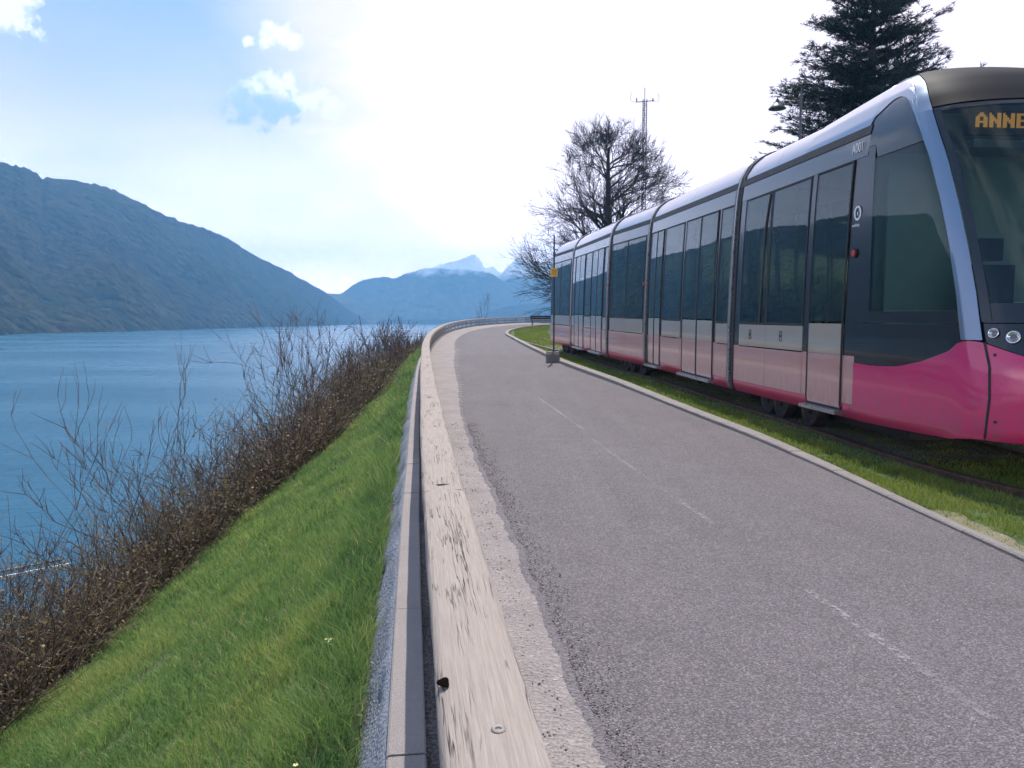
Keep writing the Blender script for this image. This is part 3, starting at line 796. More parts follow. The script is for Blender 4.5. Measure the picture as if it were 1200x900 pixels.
# (pixel of the base in the survey is turned into rail distance d)
shr = [
 (11.6, 4.5, 3.7, 3, 'tall leafless shrub with forked red-brown stems rising over the lower left brambles', 3),
 (13.2, 4.3, 3.5, 7, 'thin leafless shrub with upright twigs, second tall one up from the lower left', 5),
 (14.8, 3.9, 2.9, 9, 'sparse leafless shrub between the thin upright one and the big spreading one', 5),
 (17.2, 3.1, 3.7, 12, 'large spreading leafless shrub whose long twigs reach the far shoreline', 7),
 (20.2, 2.6, 2.7, 17, 'leafless shrub just behind the large spreading one, purple-brown twigs', 7),
 (23.2, 2.3, 2.4, 21, 'leafless shrub with upright stems where the hedge narrows', 7),
 (28.0, 1.9, 2.2, 25, 'small leafless shrub near the far end of the hedge', 7),
 (33.0, 1.7, 2.1, 29, 'dark leafless shrub close behind the bend of the guardrail', 8),
 (38.5, 1.9, 2.0, 31, 'farthest leafless shrub of the hedge, against the lake', 8),
 (9.4, 4.9, 2.3, 36, 'wispy low shrub with a few dry leaves at the left edge', 6)]
for s, d, hgt, seed, lab, st in shr: shrub(s, d, hgt, seed, lab, st, lev=4)

def bare_tree(name, loc, H, seed, label, group=None, lev=6):
    rr = random.Random(seed); root = empty(name, loc, label, 'tree', group); b = MB(); tw = MB()
    # leader with limbs leaving all the way up
    pts = [Vector((0, 0, -.3))]; rad = [.52 * H / 17]
    p = Vector((0, 0, 0)); n = 12
    for i in range(n):
        p = p + Vector((rr.gauss(0, .06), rr.gauss(0, .06), H * .80 / n)); pts.append(p.copy()); rad.append(.50 * H / 17 * (1 - (i + 1) / (n + 1)) ** .8 + .02)
    b.tube(pts, rad, 8, True)
    for i in range(2, n + 1):
        for j in range(4 if i < n - 2 else 5):
            a_ = rr.uniform(0, 2 * PI); hz = i / n
            tilt = .12 + .75 * hz ** 1.3 if i < n else 1.6
            L = H * (.335 * (1 - hz) ** .7 + .11)
            d = Vector((math.cos(a_), math.sin(a_), tilt)).normalized()
            q = pts[i].lerp(pts[i - 1], rr.random())
            grow(b, tw, q, d, L * .55, rad[i] * rr.uniform(.36, .6), 1, lev - 1, .76, .06, (3, 5), .15, 3, rr, (.60, .80), .013)
    b.build('trunk', M['bark'], root, True); tw.build('crown', M['bark'], root)
    return root
bare_tree('bare_tree', (7.3, 60, g(60)), 17.0, 5, 'big leafless tree with a dense rounded crown standing behind the rear of the tram')
# saplings and shrub beyond the bend
def sapling(loc, H, seed, label, thick=.045):
    rr = random.Random(seed); root = empty('sapling', loc, label, 'tree', 'small bare trees beyond the bend'); b = MB(); tw = MB()
    grow(b, tw, Vector((0, 0, -.3)), Vector((0, 0, 1)), H * .5, thick, 0, 4, .5, .25, (3, 4), .06, 2, rr, (.5, .75))
    b.build('trunk', M['bark'], root); tw.build('crown', M['bark'], root)
p = sight(566, 376, 74); sapling((p.x, p.y, -.6), 4.2, 4, 'slim bare young tree, the taller of the pair beyond the far guardrail')
p = sight(560, 376, 76); sapling((p.x, p.y, -.6), 2.9, 8, 'smaller bare young tree left of the taller one beyond the far guardrail', .035)
p = sight(633, 376, 104); rt = empty('bare_bush', (p.x, p.y, -.8), 'rounded dark leafless bush beyond the guardrail close to the rear end of the tram', 'bush'); b = MB(); tw = MB(); rr = random.Random(3)
for k in range(14):
    a_ = k * 2.4; grow(b, tw, Vector((0, 0, 0)), Vector((math.cos(a_) * .8, math.sin(a_) * .8, 1)).normalized(), 1.6, .05, 1, 4, .7, .15, (3, 4), .15, 3, rr)
b.build('branches', M['bark'], rt); tw.build('twigs', M['bark'], rt)

# ------------------------------------------------------------------ cedar behind the tram
def cedar(loc, H, seed, label):
    rr = random.Random(seed); root = empty('cedar_tree', loc, label, 'tree'); b = MB()
    b.tube([(0, 0, -.3), (.05, 0, H * .4), (-.05, .05, H * .75), (0, 0, H)], [.34, .24, .13, .02], 8)
    NV = []; NF = []; NA = []
    def tuft(c, dr, sz):
        t = rr.random()
        for _ in range(9):
            d = (dr + Vector((rr.gauss(0, .6), rr.gauss(0, .6), rr.gauss(.05, .35)))).normalized() * sz * rr.uniform(.6, 1.25)
            o = Vector((rr.gauss(0, 1), rr.gauss(0, 1), rr.gauss(0, 1))).normalized() * sz * .11; c0 = c + Vector((rr.gauss(0, .05), rr.gauss(0, .05), rr.gauss(0, .03))); n0 = len(NV)
            NV.extend([c0 - o, c0 + o, c0 + d]); NF.append((n0, n0 + 1, n0 + 2)); NA.extend([min(1, max(0, t + rr.gauss(0, .15)))] * 3)
    z = H * .2
    while z < H * .985:
        f = (z / H - .2) / .8; rad = (5.15 * (1 - f) ** .8 + .25) * (1 + .0 * f)
        for _ in range(rr.choice((4, 4, 5))):
            a_ = rr.uniform(0, 2 * PI); L = rad * rr.uniform(.72, 1.12); tilt = .02 + .42 * f + rr.uniform(-.05, .16)
            p = Vector((0, 0, z + rr.uniform(-.2, .2))); dr = Vector((math.cos(a_), math.sin(a_), tilt)).normalized(); pts = [p.copy()]; n = 7
            for i in range(n):
                dr = (dr + Vector((rr.gauss(0, .07), rr.gauss(0, .07), rr.gauss(.015, .05)))).normalized(); p = p + dr * L / n; pts.append(p.copy())
            b.tube(pts, [.05 * (1 - i / (n + 1)) * (1 - .6 * f) + .008 for i in range(n + 1)], 4, False)
            for i in range(1, n + 1):
                for sd in (-1, 1, -1, 1):
                    if i == n and rr.random() < .3: continue
                    side = dr.cross(Vector((0, 0, 1))).normalized() * sd; l2 = L * .36 * (1 - .62 * i / n) * rr.uniform(.5, 1.15) + .12
                    d2 = (dr * rr.uniform(.4, 1.0) + side + Vector((0, 0, rr.gauss(.05, .12)))).normalized(); q0 = pts[i].lerp(pts[i - 1], rr.random()); q1 = q0 + d2 * l2
                    b.tube([q0, q1], [.012, .005], 3, False)
                    m = max(2, int(l2 / .13))
                    for k in range(m): tuft(q0.lerp(q1, (k + .6) / m) + Vector((0, 0, rr.gauss(0, .02))), d2, rr.uniform(.12, .2))
                tuft(pts[i], dr, .2)
        z += rr.uniform(.2, .36)
    b.build('trunk', M['bark'], root)
    mesh_obj('crown', np.array([tuple(v) for v in NV]), np.array(NF), M['needle'], root, False, None, NA)
p = sight(1012, 376, 30); cedar((p.x, p.y, g(30)), 15.6, 11, 'dark blue-green cedar rising behind the front part of the tram')

exec_tram = True
# ------------------------------------------------------------------ tram
TZ = [.30, .36, .45, .75, 1.0, 1.25, 1.6, 2.0, 2.4, 2.8, 3.1, 3.3, 3.45, 3.6, 3.72, 3.82, 3.88, 3.90]
TU = [.07, .02, .0, 0, 0, 0, .01, .02, .035, .055, .075, .10, .14, .23, .36, .56, .85, 1.2]
S0T = [4.95, 5.0, 5.0, 5.0, 4.97, 4.9, 4.82, 4.7, 4.55, 4.38, 4.22, 4.1, 4.0, 3.82, 3.55, 3.25, 2.9, 2.65]
S1T = [5.72, 5.84, 5.93, 6.0, 6.0, 5.88, 5.75, 5.58, 5.38, 5.15, 4.93, 4.78, 4.62, 4.4, 4.1, 3.7, 3.2, 2.65]
ZMAX = TZ[-1]; HWID = 1.2
J = [(3.30, 11.6), (2.83, 16.3), (2.37, 19.2), (1.84, 24.1), (1.36, 27.3)]
tram = empty('tram', (3.3, 11.6, g(11.6)), 'long articulated tram in magenta, black glass and silver standing beside the path', 'tram')
def tk(o, name=None): return keep(o, tram)
class Mod:
    """frame of one tram module: s runs forward from its rear end, u to the right, z up"""
    def __init__(s, rear, front, z_r, z_f):
        s.r = Vector((*rear, 0)); f = Vector((*front, 0)); s.L = (f - s.r).length; s.d = (f - s.r) / s.L
        s.right = Vector((s.d.y, -s.d.x, 0)); s.right = -s.right if s.right.x < 0 else s.right
        s.z0, s.sl = z_r, (z_f - z_r) / s.L
    def P(s, a, u, z): return s.r + s.d * a + s.right * u + Vector((0, 0, s.z0 + s.sl * a + z))
def uz(z): return float(np.interp(z, TZ, TU))
def side_pt(m, a, z, off=0., right=False):
    u = uz(z); dz = .01; du = (uz(z + dz) - uz(z - dz)) / (2 * dz); n = math.hypot(1, du)
    u_, z_ = u - off / n, z + off * du / n
    return m.P(a, 2 * HWID - u_ if right else u_, z_)
def zrows(z0, z1, st=.12):
    zs = [z0, z1] + [q for q in TZ if z0 + .01 < q < z1 - .01]; zs = sorted(zs); out = [zs[0]]
    for a_, b_ in zip(zs, zs[1:]):
        k = max(1, int(math.ceil((b_ - a_) / (st * 2)))); out += [a_ + (b_ - a_) * (i + 1) / k for i in range(k)]
    return out
def panel(m, a0, a1, z0, z1, off, mat, name, parent=None, th=.02, right=False):
    G = [[side_pt(m, a_, z, off, right) for a_ in (np.linspace(a0, a1, 3))] for z in zrows(z0, z1)]
    b = MB(); b.slab(G, th, lambda i, j: (-m.right if not right else m.right)); o = b.build(name, mat, None)
    autosmooth(o, 30)
    return keep(o, tram) if parent is None else keep2(o, parent)
def keep2(o, par):
    """child of a part: world coordinates stay"""
    o.parent = par; M_ = Vector(tram.location); o.matrix_parent_inverse.translation = (0, 0, 0)
    return o
def frame_(m, a0, a1, z0, z1, off, w, mat, name, parent, right=False):
    b = MB()
    for (p0, p1, q0, q1) in ((a0, a1, z0, z0 + w), (a0, a1, z1 - w, z1), (a0, a0 + w, z0 + w, z1 - w), (a1 - w, a1, z0 + w, z1 - w)):
        G = [[side_pt(m, a_, z, off, right) for a_ in (p0, p1)] for z in zrows(q0, q1)]
        b.slab(G, .012, lambda i, j: (-m.right if not right else m.right))
    o = b.build(name, mat); return keep2(o, parent)

mods = []
for k in range(4): mods.append(Mod(J[k + 1], J[k], g(J[k + 1][1]), g(J[k][1])))
dirc = Vector((J[0][0] - J[1][0], J[0][1] - J[1][1], 0)).normalized()
dc = Vector((.098, -.995, 0)).normalized()
cab = Mod(J[0], (J[0][0] + dc.x * 5, J[0][1] + dc.y * 5), g(11.6), g(11.6) * .45)

def roof(m, a0, a1, name='roof_panel', z0=3.40, n=3, mat=None):
    """cove and roof from one side to the other"""
    zs = [z for z in np.linspace(z0, 3.72, 6)] + [3.77, 3.82, 3.86, 3.88, 3.895]
    b = MB(); G = []
    for a_ in np.linspace(a0, a1, n):
        L_ = [m.P(a_, uz(z), z) for z in zs]; Rr = [m.P(a_, 2 * HWID - uz(z), z) for z in reversed(zs)]
        G.append(L_ + [m.P(a_, HWID, ZMAX)] + Rr)
    b.grid(G); o = b.build(name, mat or M['silver'], None, True); return keep(o, tram)
def underframe(m, a0, a1):
    b = MB()
    G = [[m.P(a_, u, z) for u, z in ((.12, .5), (.14, .30), (2.26, .30), (2.28, .5))] for a_ in (a0, a1)]
    b.grid(G); o = b.build('underframe', M['rubber']); return keep(o, tram)
def floor_(m, a0, a1):
    b = MB(); G = [[m.P(a_, u, .42) for u in (.05, 2.35)] for a_ in (a0, a1)]; b.grid(G); keep(b.build('floor', M['interior']), tram)
    b = MB(); G = [[m.P(a_, u, 3.3) for u in (.12, 2.28)] for a_ in (a0, a1)]; b.grid(G); keep(b.build('ceiling', M['cabin_wall']), tram)
def gpole(m, a_, u, z0=.42, z1=3.28):
    b = MB(); b.tube([m.P(a_, u, z0), m.P(a_, u, z1)], .018, 8); keep(b.build('grab_pole', M['pole_steel'], None, True), tram)
def tseat(m, a_, u, flip=1):
    b = MB()
    for (q0, q1, z0, z1) in ((0, .42, .82, .9), (0 if flip > 0 else .36, .06 if flip > 0 else .42, .9, 1.55)):
        P = [m.P(a_ + x, u + y, z) for x in (q0, q1) for y in (0, .42) for z in (z0, z1)]
        b.add(P, [(0, 1, 3, 2), (4, 6, 7, 5), (0, 4, 5, 1), (2, 3, 7, 6), (0, 2, 6, 4), (1, 5, 7, 3)])
    b.add([m.P(a_ + x, u + y, z) for x in (.15, .25) for y in (.15, .25) for z in (.42, .82)], [(0, 1, 3, 2), (4, 6, 7, 5), (0, 4, 5, 1), (2, 3, 7, 6)])
    keep(b.build('passenger_seat', M['seat']), tram)
WZ0, WZ1 = 1.30, 3.08
def window_bay(m, a0, a1, right=False, latch=False, panels=True, lab=None):
    w = panel(m, a0 + .02, a1 - .02, WZ0 + .02, WZ1 - .02, .004, M['glass'], 'window', None, .01, right)
    frame_(m, a0, a1, WZ0, WZ1, .008, .028, M['rubber'], 'window_frame', w, right)
    if panels:
        p = panel(m, a0 + .004, a1 - .004, .99, WZ0 - .006, .006, M['dark_reflect'], 'hatch_panel', None, .02, right)
        if latch:
            f = a0 + (a1 - a0) * .45; frame_(m, f - .035, f + .035, 1.09, 1.22, .010, .008, M['rubber'], 'latch_frame', p)
            b = MB(); c = side_pt(m, f, 1.155, .010); b.lathe([(0, 0), (.018, 0), (.014, -.006), (0, -.006)], c, 12, 'x'); keep2(b.build('latch', M['rubber']), p)
        p2 = panel(m, a0 + .004, a1 - .004, .47, .975, .004, M['pink_reflect'], 'side_panel', None, .02, right)
def strip(m, a0, a1, right=False):
    """black pillar and reflection-tinted panel between bays"""
    if a1 - a0 < .01: return
    panel(m, a0, a1, .99, WZ1 + .0, .0, M['black'], 'window_pillar', None, .03, right)
    panel(m, a0, a1, .47, .988, .0, M['pink_reflect'], 'side_panel', None, .03, right)
def door(m, a0, a1, leaves=2, right=False):
    w = (a1 - a0) / leaves
    for k in range(leaves):
        q0, q1 = a0 + k * w, a0 + (k + 1) * w
        d = panel(m, q0 + .008, q1 - .008, .40, .985, .010, M['pink_reflect'], 'door', None, .03, right)
        t = panel(m, q0 + .008, q1 - .008, .987, WZ0 + .03, .010, M['dark_reflect'], 'door_panel', d, .03, right)
        gw = panel(m, q0 + .03, q1 - .03, WZ0 + .05, WZ1 - .03, .012, M['glass'], 'door_window', d, .012, right)
        frame_(m, q0 + .003, q1 - .003, .385, WZ1, .016, .022, M['rubber'], 'door_seal', d, right)
        c = side_pt(m, (q1 - .06) if k == 0 else (q0 + .06), 1.75, .03, right)
    b = MB(); o_ = -.05
    P = []
    for a_ in (a0 - .02, a1 + .02):
        for u, z in ((-.085, .335), (-.085, .372), (.03, .385), (.03, .325)): P.append(m.P(a_, u if not right else 2 * HWID - u, z))
    b.add(P, [(0, 1, 5, 4), (1, 2, 6, 5), (2, 3, 7, 6), (3, 0, 4, 7), (0, 3, 2, 1), (4, 5, 6, 7)])
    keep(b.build('door_step', M['steel']), tram)
def common(m, a0, a1, right=False, top=3.40):
    panel(m, a0, a1, .30, .468, .0, M['pink'], 'skirt', None, .03, right)
    panel(m, a0, a1, WZ1 + .004, 3.30, .002, M['brown'], 'header_panel', None, .03, right)
    panel(m, a0, a1, 3.303, 3.397, .012, M['rubber'] , 'gutter', None, .02, right)

def gang(P_, z_, m1, m2, ring=True):
    """gangway between two modules: dark bellows, grey edge profile and bright hoop"""
    d = (m1.d + m2.d).normalized(); mm = Mod((0, 0), (d.x, d.y), 0, 0); mm.r = Vector((*P_, 0)); mm.z0 = z_; mm.sl = 0
    def hoop(a0, a1, off, mat, name, z0=.36):
        zs = zrows(z0, 3.72) + [3.77, 3.82, 3.86, 3.88, 3.895]; b = MB(); G = []
        for a_, of in ((a0, off - .05), (a0 + .004, off), (a1 - .004, off), (a1, off - .05)):
            L_ = [mm.P(a_, uz(z) - of * (1 if z < 3.5 else .8), z + (of if z > 3.5 else 0)) for z in zs]; Rr = [mm.P(a_, 2 * HWID - uz(z) + of, z + (of if z > 3.5 else 0)) for z in reversed(zs)]
            G.append(L_ + [mm.P(a_, HWID, ZMAX + of)] + Rr)
        b.grid(G); o = b.build(name, mat); autosmooth(o, 40); keep(o, tram)
    hoop(-.10, .10, -.04, M['rubber'], 'gangway_bellows')
    hoop(-.135, -.065, .012, M['bellows'], 'gangway_edge', .33)
    hoop(.05, .12, .012, M['rubber'], 'gangway_edge', .33)
    if ring: hoop(-.06, -.02, .02, M['steel'], 'gangway_hoop', .45)
for k in range(4):
    ma = mods[k]; mb_ = cab if k == 0 else mods[k - 1]
    gang(J[k], g(J[k][1]), ma, mb_)

gap = .10
# second module (rear to front: door, window, door)
m = mods[0]; L = m.L; a0, a1 = gap, L - gap
for rt in (False, True):
    common(m, a0, a1, rt)
    lay = [('s', .10), ('d1', .78), ('s', .10), ('w', 1.05), ('s', .12), ('d2', 1.45), ('s', .10), ('w', .5)]
    tot = sum(q[1] for q in lay); sc = (a1 - a0) / tot; a_ = a0
    for kd, w in lay[::-1] if False else lay:
        w *= sc
        if kd == 's': strip(m, a_, a_ + w, rt)
        elif kd == 'w': window_bay(m, a_, a_ + w, rt)
        elif kd == 'd1': door(m, a_, a_ + w, 2, rt)
        else: door(m, a_, a_ + w, 2, rt)
        a_ += w
roof(m, a0, a0 + (a1 - a0) * .52 - .006); roof(m, a0 + (a1 - a0) * .52, a1)
# third module: windows over hatch panels
m = mods[1]; L = m.L; a0, a1 = gap, L - gap
for rt in (False, True):
    common(m, a0, a1, rt); q = (a1 - a0 - .24) / 2
    strip(m, a0, a0 + .12, rt); window_bay(m, a0 + .12, a0 + .12 + q, rt); window_bay(m, a0 + .12 + q, a1 - .12, rt); strip(m, a1 - .12, a1, rt)
roof(m, a0, (a0 + a1) / 2 - .004); roof(m, (a0 + a1) / 2, a1)
# fourth module: two double doors
m = mods[2]; L = m.L; a0, a1 = gap, L - gap
for rt in (False, True):
    common(m, a0, a1, rt)
    lay = [('w', .4), ('s', .1), ('d', 1.3), ('s', .1), ('w', .8), ('s', .1), ('d', 1.3), ('s', .1), ('w', .4)]; sc = (a1 - a0) / sum(q[1] for q in lay); a_ = a0
    for kd, w in lay:
        w *= sc
        if kd == 's': strip(m, a_, a_ + w, rt)
        elif kd == 'w': window_bay(m, a_, a_ + w, rt)
        else: door(m, a_, a_ + w, 2, rt)
        a_ += w
roof(m, a0, (a0 + a1) / 2 - .004); roof(m, (a0 + a1) / 2, a1)
# rear module with closed end
m = mods[3]; L = m.L; a0, a1 = .0, L - gap
for rt in (False, True):
    common(m, a0, a1, rt); q = (a1 - a0 - .3) / 2
    strip(m, a0, a0 + .15, rt); window_bay(m, a0 + .15, a0 + .15 + q, rt); window_bay(m, a0 + .15 + q, a1 - .15, rt); strip(m, a1 - .15, a1, rt)
roof(m, .35, a1)
b = MB(); zs = zrows(3.40, 3.72) + [3.77, 3.82, 3.86, 3.88, 3.895]; G = []
for a_, dz in ((.35, 0), (.22, -.03), (.10, -.10), (.0, -.28)):
    L_ = [m.P(a_, uz(z), 3.4 + (z + dz - 3.4 if z + dz > 3.4 else 0)) for z in zs]; Rr = [m.P(a_, 2 * HWID - uz(z), 3.4 + max(0, z + dz - 3.4)) for z in reversed(zs)]
    G.append(L_ + [m.P(a_, HWID, ZMAX + dz)] + Rr)
b.grid(G); keep(b.build('roof_end', M['silver'], None, True), tram)
b = MB(); b.add([m.P(-.0, u, z) for u, z in ((.07, .30), (2.33, .30), (2.4, .5), (2.4, 1.25), (2.33, 3.1), (2.25, 3.45), (.15, 3.45), (.07, 3.1), (0, 1.25), (0, .5))], [tuple(range(10))]); keep(b.build('rear_wall', M['black']), tram)
for m_ in mods: underframe(m_, .02, m_.L - .02); floor_(m_, .05, m_.L - .05)
for m_ in mods[:3]:
    for a_ in np.arange(.6, m_.L - .3, .95): gpole(m_, a_, .55)
    for a_ in np.arange(.8, m_.L - .6, 1.1): tseat(m_, a_, 1.75)
for a_ in (.9, 1.9): tseat(mods[1], a_, .15)

# ---- cab module
m = cab
for rt in (False, True):
    common(m, gap, 3.45, rt)
    strip(m, gap, .32, rt)
    window_bay(m, .32, 1.22, rt, latch=not rt); window_bay(m, 1.22, 2.28, rt, latch=not rt)
    strip(m, 2.28, 2.42, rt); door(m, 2.42, 3.22, 1, rt); strip(m, 3.22, 3.45, rt)
roof(m, gap, 1.15); roof(m, 1.156, 2.0)
W0 = .752
def tab(T_, z): return float(np.interp(z, TZ, T_))
def cabP(w, z, off=0.):
    """w 0..1 along the straight side, 1..2 round the corner to the centre line, 2..4 mirrored"""
    def raw(w, z):
        mir = w > 2; w_ = 4 - w if mir else w
        s0, s1, u0 = tab(S0T, z), tab(S1T, z), uz(z)
        jn = min(3.45, .97 * s0)
        if w_ <= W0: s_, u = 2.0 + (w_ - .4) / (W0 - .4) * (jn - 2.0), u0
        elif w_ <= 1: s_, u = jn + (w_ - W0) / (1 - W0) * (s0 - jn), u0
        else:
            th = (w_ - 1) * PI / 2; e = 2 / 2.5
            s_ = s0 + (s1 - s0) * max(0, math.sin(th)) ** (e if th > .0 else 1)
            u = u0 + (HWID - u0) * (1 - max(0, math.cos(th)) ** e)
            # ease the start of the corner
        z = z + .22 * max(0, z - 3.4) * min(1, max(0, (s_ - 2.0) / 1.3))
        return m.P(s_, 2 * HWID - u if mir else u, z)
    p = raw(w, z)
    if off:
        e = .004; za, zb = max(TZ[0], z - .02), min(ZMAX - .003, z + .02)
        du = raw(w + e, z) - raw(w - e, z); dv = raw(w, zb) - raw(w, za); n = dv.cross(du)
        if n.length > 1e-9:
            n.normalize()
            c = m.P(2.0, HWID, 1.8)
            if n.dot(p - c) < 0: n = -n
            p = p + n * off
    return p
def cab_patch(ws, zlo, zhi, nz, off, mat, name, th=.02, fine=True):
    G = []
    for w in ws:
        a_, b_ = zlo(w), zhi(w); G.append([cabP(w, a_ + (b_ - a_) * k / nz, off) for k in range(nz + 1)])
    b = MB(); c = m.P(2.6, HWID, 1.8)
    def nr(i, j):
        v = G[i][j] - c; v.z *= .3; return v.normalized()
    b.slab(G, th, nr); o = b.build(name, mat); autosmooth(o, 38); return keep(o, tram)
WS = 3.45
def w_of(s, z): return s / tab(S0T, z)
def botz(w):
    w_ = 4 - w if w > 2 else w
    return float(np.interp(w_, [.752, .85, .93, 1.0, 1.04, 1.10, 1.2, 2.0], [.30, .315, .335, .355, .37, .385, .40, .41]))
def wav(w):      # top of the magenta front shell
    pts_w = [.74, .82, .88, .94, 1.0, 1.06, 1.12, 1.2, 1.35, 1.6, 2.0]; pts_z = [.92, .91, .93, 1.0, 1.10, 1.18, 1.21, 1.20, 1.12, 1.00, .92]
    w_ = 4 - w if w > 2 else w
    return float(np.interp(w_, pts_w, pts_z))
W0 = .752
wl = list(np.linspace(W0, 1, 10)) + list(1 + np.array([.01, .025, .045, .07, .10, .13, .16, .20]))
PIL0, PIL1 = 1.10, 1.215     # the silver pillar between side and windscreen
lo = lambda w: .30 if w <= 1.16 else .30
sm = lambda a_, b_, n: list(np.linspace(a_, b_, n))
corner = [W0, .8, .85, .9, .94, .97, 1.0, 1.008, 1.02, 1.04, 1.06, 1.08, 1.10, 1.13, 1.16, 1.19, PIL1]
for mir in (False, True):
    f_ = (lambda L_: [4 - x for x in L_]) if mir else (lambda L_: L_)
    mirw = (lambda w: 4 - w) if mir else (lambda w: w)
    cab_patch(f_(sorted(corner + [.78, .825, .875, 1.015, 1.03, 1.05])), botz, lambda w: wav(w), 12, .006, M['pink'], 'front_side_panel')
    cab_patch(f_(corner[:-3]), lambda w: wav(w) + .004, lambda w: 1.34, 5, .0, M['black'], 'lower_black_panel')
    # black surround and pane of the cab side window
    def arch(w):
        w_ = mirw(w)
        return float(np.interp(w_, [W0, .775, .80, .84, .88, .92, .96, 1.0, 1.03, 1.05, 1.066, 1.080, 1.091, 1.098, 1.104], [3.46, 3.48, 3.50, 3.53, 3.55, 3.555, 3.55, 3.52, 3.44, 3.33, 3.16, 2.88, 2.42, 1.98, 1.50]))
    P0 = .795
    cols = [W0, .775, P0, .81, .825, .84, .86, .88, .90, .92, .94, .96, .98, 1.0, 1.01, 1.02, 1.03, 1.04, 1.05, 1.058, 1.066, 1.074, 1.080, 1.086, 1.091, 1.095, 1.098, 1.101, PIL0 + .004]
    cab_patch(f_([W0, .775, P0]), lambda w: 1.345, lambda w: 3.16, 10, .001, M['black'], 'cab_pillar')
    cab_patch(f_([x for x in cols if x >= P0 - .001] if P0 in cols else [P0] + [x for x in cols if x > P0]), lambda w: 1.345, lambda w: 1.46, 2, .001, M['black'], 'cab_sill')
    cab_patch(f_([P0] + [x for x in cols if x > P0]), lambda w: 1.462, lambda w: max(1.48, min(3.02, arch(w) - .09)), 14, .004, M['cabglass'], 'cab_side_window', .01)
    cab_patch(f_(cols), lambda w: max(1.5, min(3.03 if mirw(w) > P0 else 3.165, arch(w) - .085)), lambda w: max(1.51, arch(w)), 6, .002, M['black'], 'cab_window_surround')
    # silver pillar and cove
    cab_patch(f_([PIL0, 1.125, 1.15, 1.175, 1.2, PIL1]), lambda w: 1.215, lambda w: 3.30, 16, .022, M['silver'], 'windscreen_pillar', .05)
    cv = [.4, .5, .6, W0 - .012, W0] + cols[1:] + [1.13, 1.16, 1.19, PIL1]
    def cove_lo(w):
        w_ = mirw(w)
        if w_ < W0 - .01: return 3.40
        return arch(w) if w_ <= PIL0 + .0045 else 3.305
    cab_patch(f_([x for x in cv if x <= PIL0 + .0045]), cove_lo, lambda w: 3.893, 26, .010, M['silver'], 'roof_cove', .03)
    cab_patch(f_([PIL0 + .005, 1.13, 1.16, 1.19, PIL1]), cove_lo, lambda w: 3.893, 12, .010, M['silver'], 'roof_cove', .03)
full = list(np.linspace(PIL1 + .01, 4 - PIL1 - .01, 41))
# windscreen with black band
cab_patch(full, lambda w: 1.36, lambda w: 1.52, 3, .004, M['black'], 'windscreen_lower_band')
cab_patch(full[1:-1], lambda w: 1.525, lambda w: 3.275, 20, .004, M['cabglass'], 'windscreen', .012)
cab_patch([PIL1 + .004, PIL1 + .03, PIL1 + .06], lambda w: 1.37, lambda w: 3.30, 14, .008, M['black'], 'windscreen_edge', .02)
cab_patch([4 - x for x in (PIL1 + .004, PIL1 + .03, PIL1 + .06)], lambda w: 1.37, lambda w: 3.30, 14, .008, M['black'], 'windscreen_edge', .02)
cab_patch(full, lambda w: 3.278, lambda w: 3.32, 2, .006, M['black'], 'windscreen_top_band')
cab_patch(full, lambda w: 3.325, lambda w: 3.885, 12, .016, M['roofshell'], 'front_roof_shell', .03)
b = MB(); G = [[m.P(a_, u, (3.899 if 0 < i < 4 else 3.87) + .11 * max(0, a_ - 2.0) / 1.3) for i, u in enumerate((.70, .9, 1.2, 1.5, 1.70))] for a_ in (2.0, 2.3, 2.6, 2.85)]
b.grid(G); keep(b.build('roof_deck', M['roofshell'], None, True), tram)
# bonnet
cab_patch(full, botz, lambda w: wav(w), 14, .008, M['pink'], 'bonnet')
cab_patch(full, lambda w: wav(w) + .008, lambda w: 1.352, 6, -.004, M['black'], 'headlight_band')
# seam, bolts on the bonnet
b = MB()
G = [[cabP(PIL1 - .003, z, .0105), cabP(PIL1 + .012, z, .0105)] for z in np.linspace(.42, 1.2, 20)]; b.grid(G); keep(b.build('panel_seam', M['rubber']), tram)
for w, z in ((PIL1 + .045, 1.10), (PIL1 + .05, .56)):
    b = MB(); c = cabP(w, z, .010); n = (cabP(w, z, .02) - c).normalized(); b.tube([c - n * .002, c + n * .002], .013, 12); keep(b.build('bonnet_bolt', M['rubber']), tram)
# headlights
for sgn in (0, 1):
    for w, z, r in ((1.275, 1.275, .042), (1.37, 1.245, .052), (1.47, 1.235, .05)):
        w_ = 4 - w if sgn else w
        c = cabP(w_, z, .002); n = (cabP(w_, z, .02) - c).normalized(); x = n.cross(Vector((0, 0, 1))).normalized(); y = x.cross(n)
        def ring(r_, h_, k=20): return [c + n * h_ + (x * math.cos(2 * PI * i / k) + y * math.sin(2 * PI * i / k)) * r_ for i in range(k)]
        b = MB(); k = 20; rr_ = [ring(r, .010), ring(r * .93, .016), ring(r * .82, .010), ring(r * .5, -.008), ring(r * .12, -.014)]
        V = [p for q in rr_ for p in q]; b.add(V, [(i * k + j, i * k + (j + 1) % k, (i + 1) * k + (j + 1) % k, (i + 1) * k + j) for i in range(4) for j in range(k)] + [tuple(4 * k + j for j in range(k))])
        hl = keep(b.build('headlight', M['chrome'], None, True), tram)
        b = MB(); rr_ = [ring(r * .84, .0105), ring(r * .6, .016), ring(r * .25, .019)]; V = [p for q in rr_ for p in q]
        b.add(V, [(i * k + j, i * k + (j + 1) % k, (i + 1) * k + (j + 1) % k, (i + 1) * k + j) for i in range(2) for j in range(k)] + [tuple(2 * k + j for j in range(k))]); keep2(b.build('lens', M['lens'], None, True), hl)
underframe(m, .02, 4.6); floor_(m, .05, 4.3)
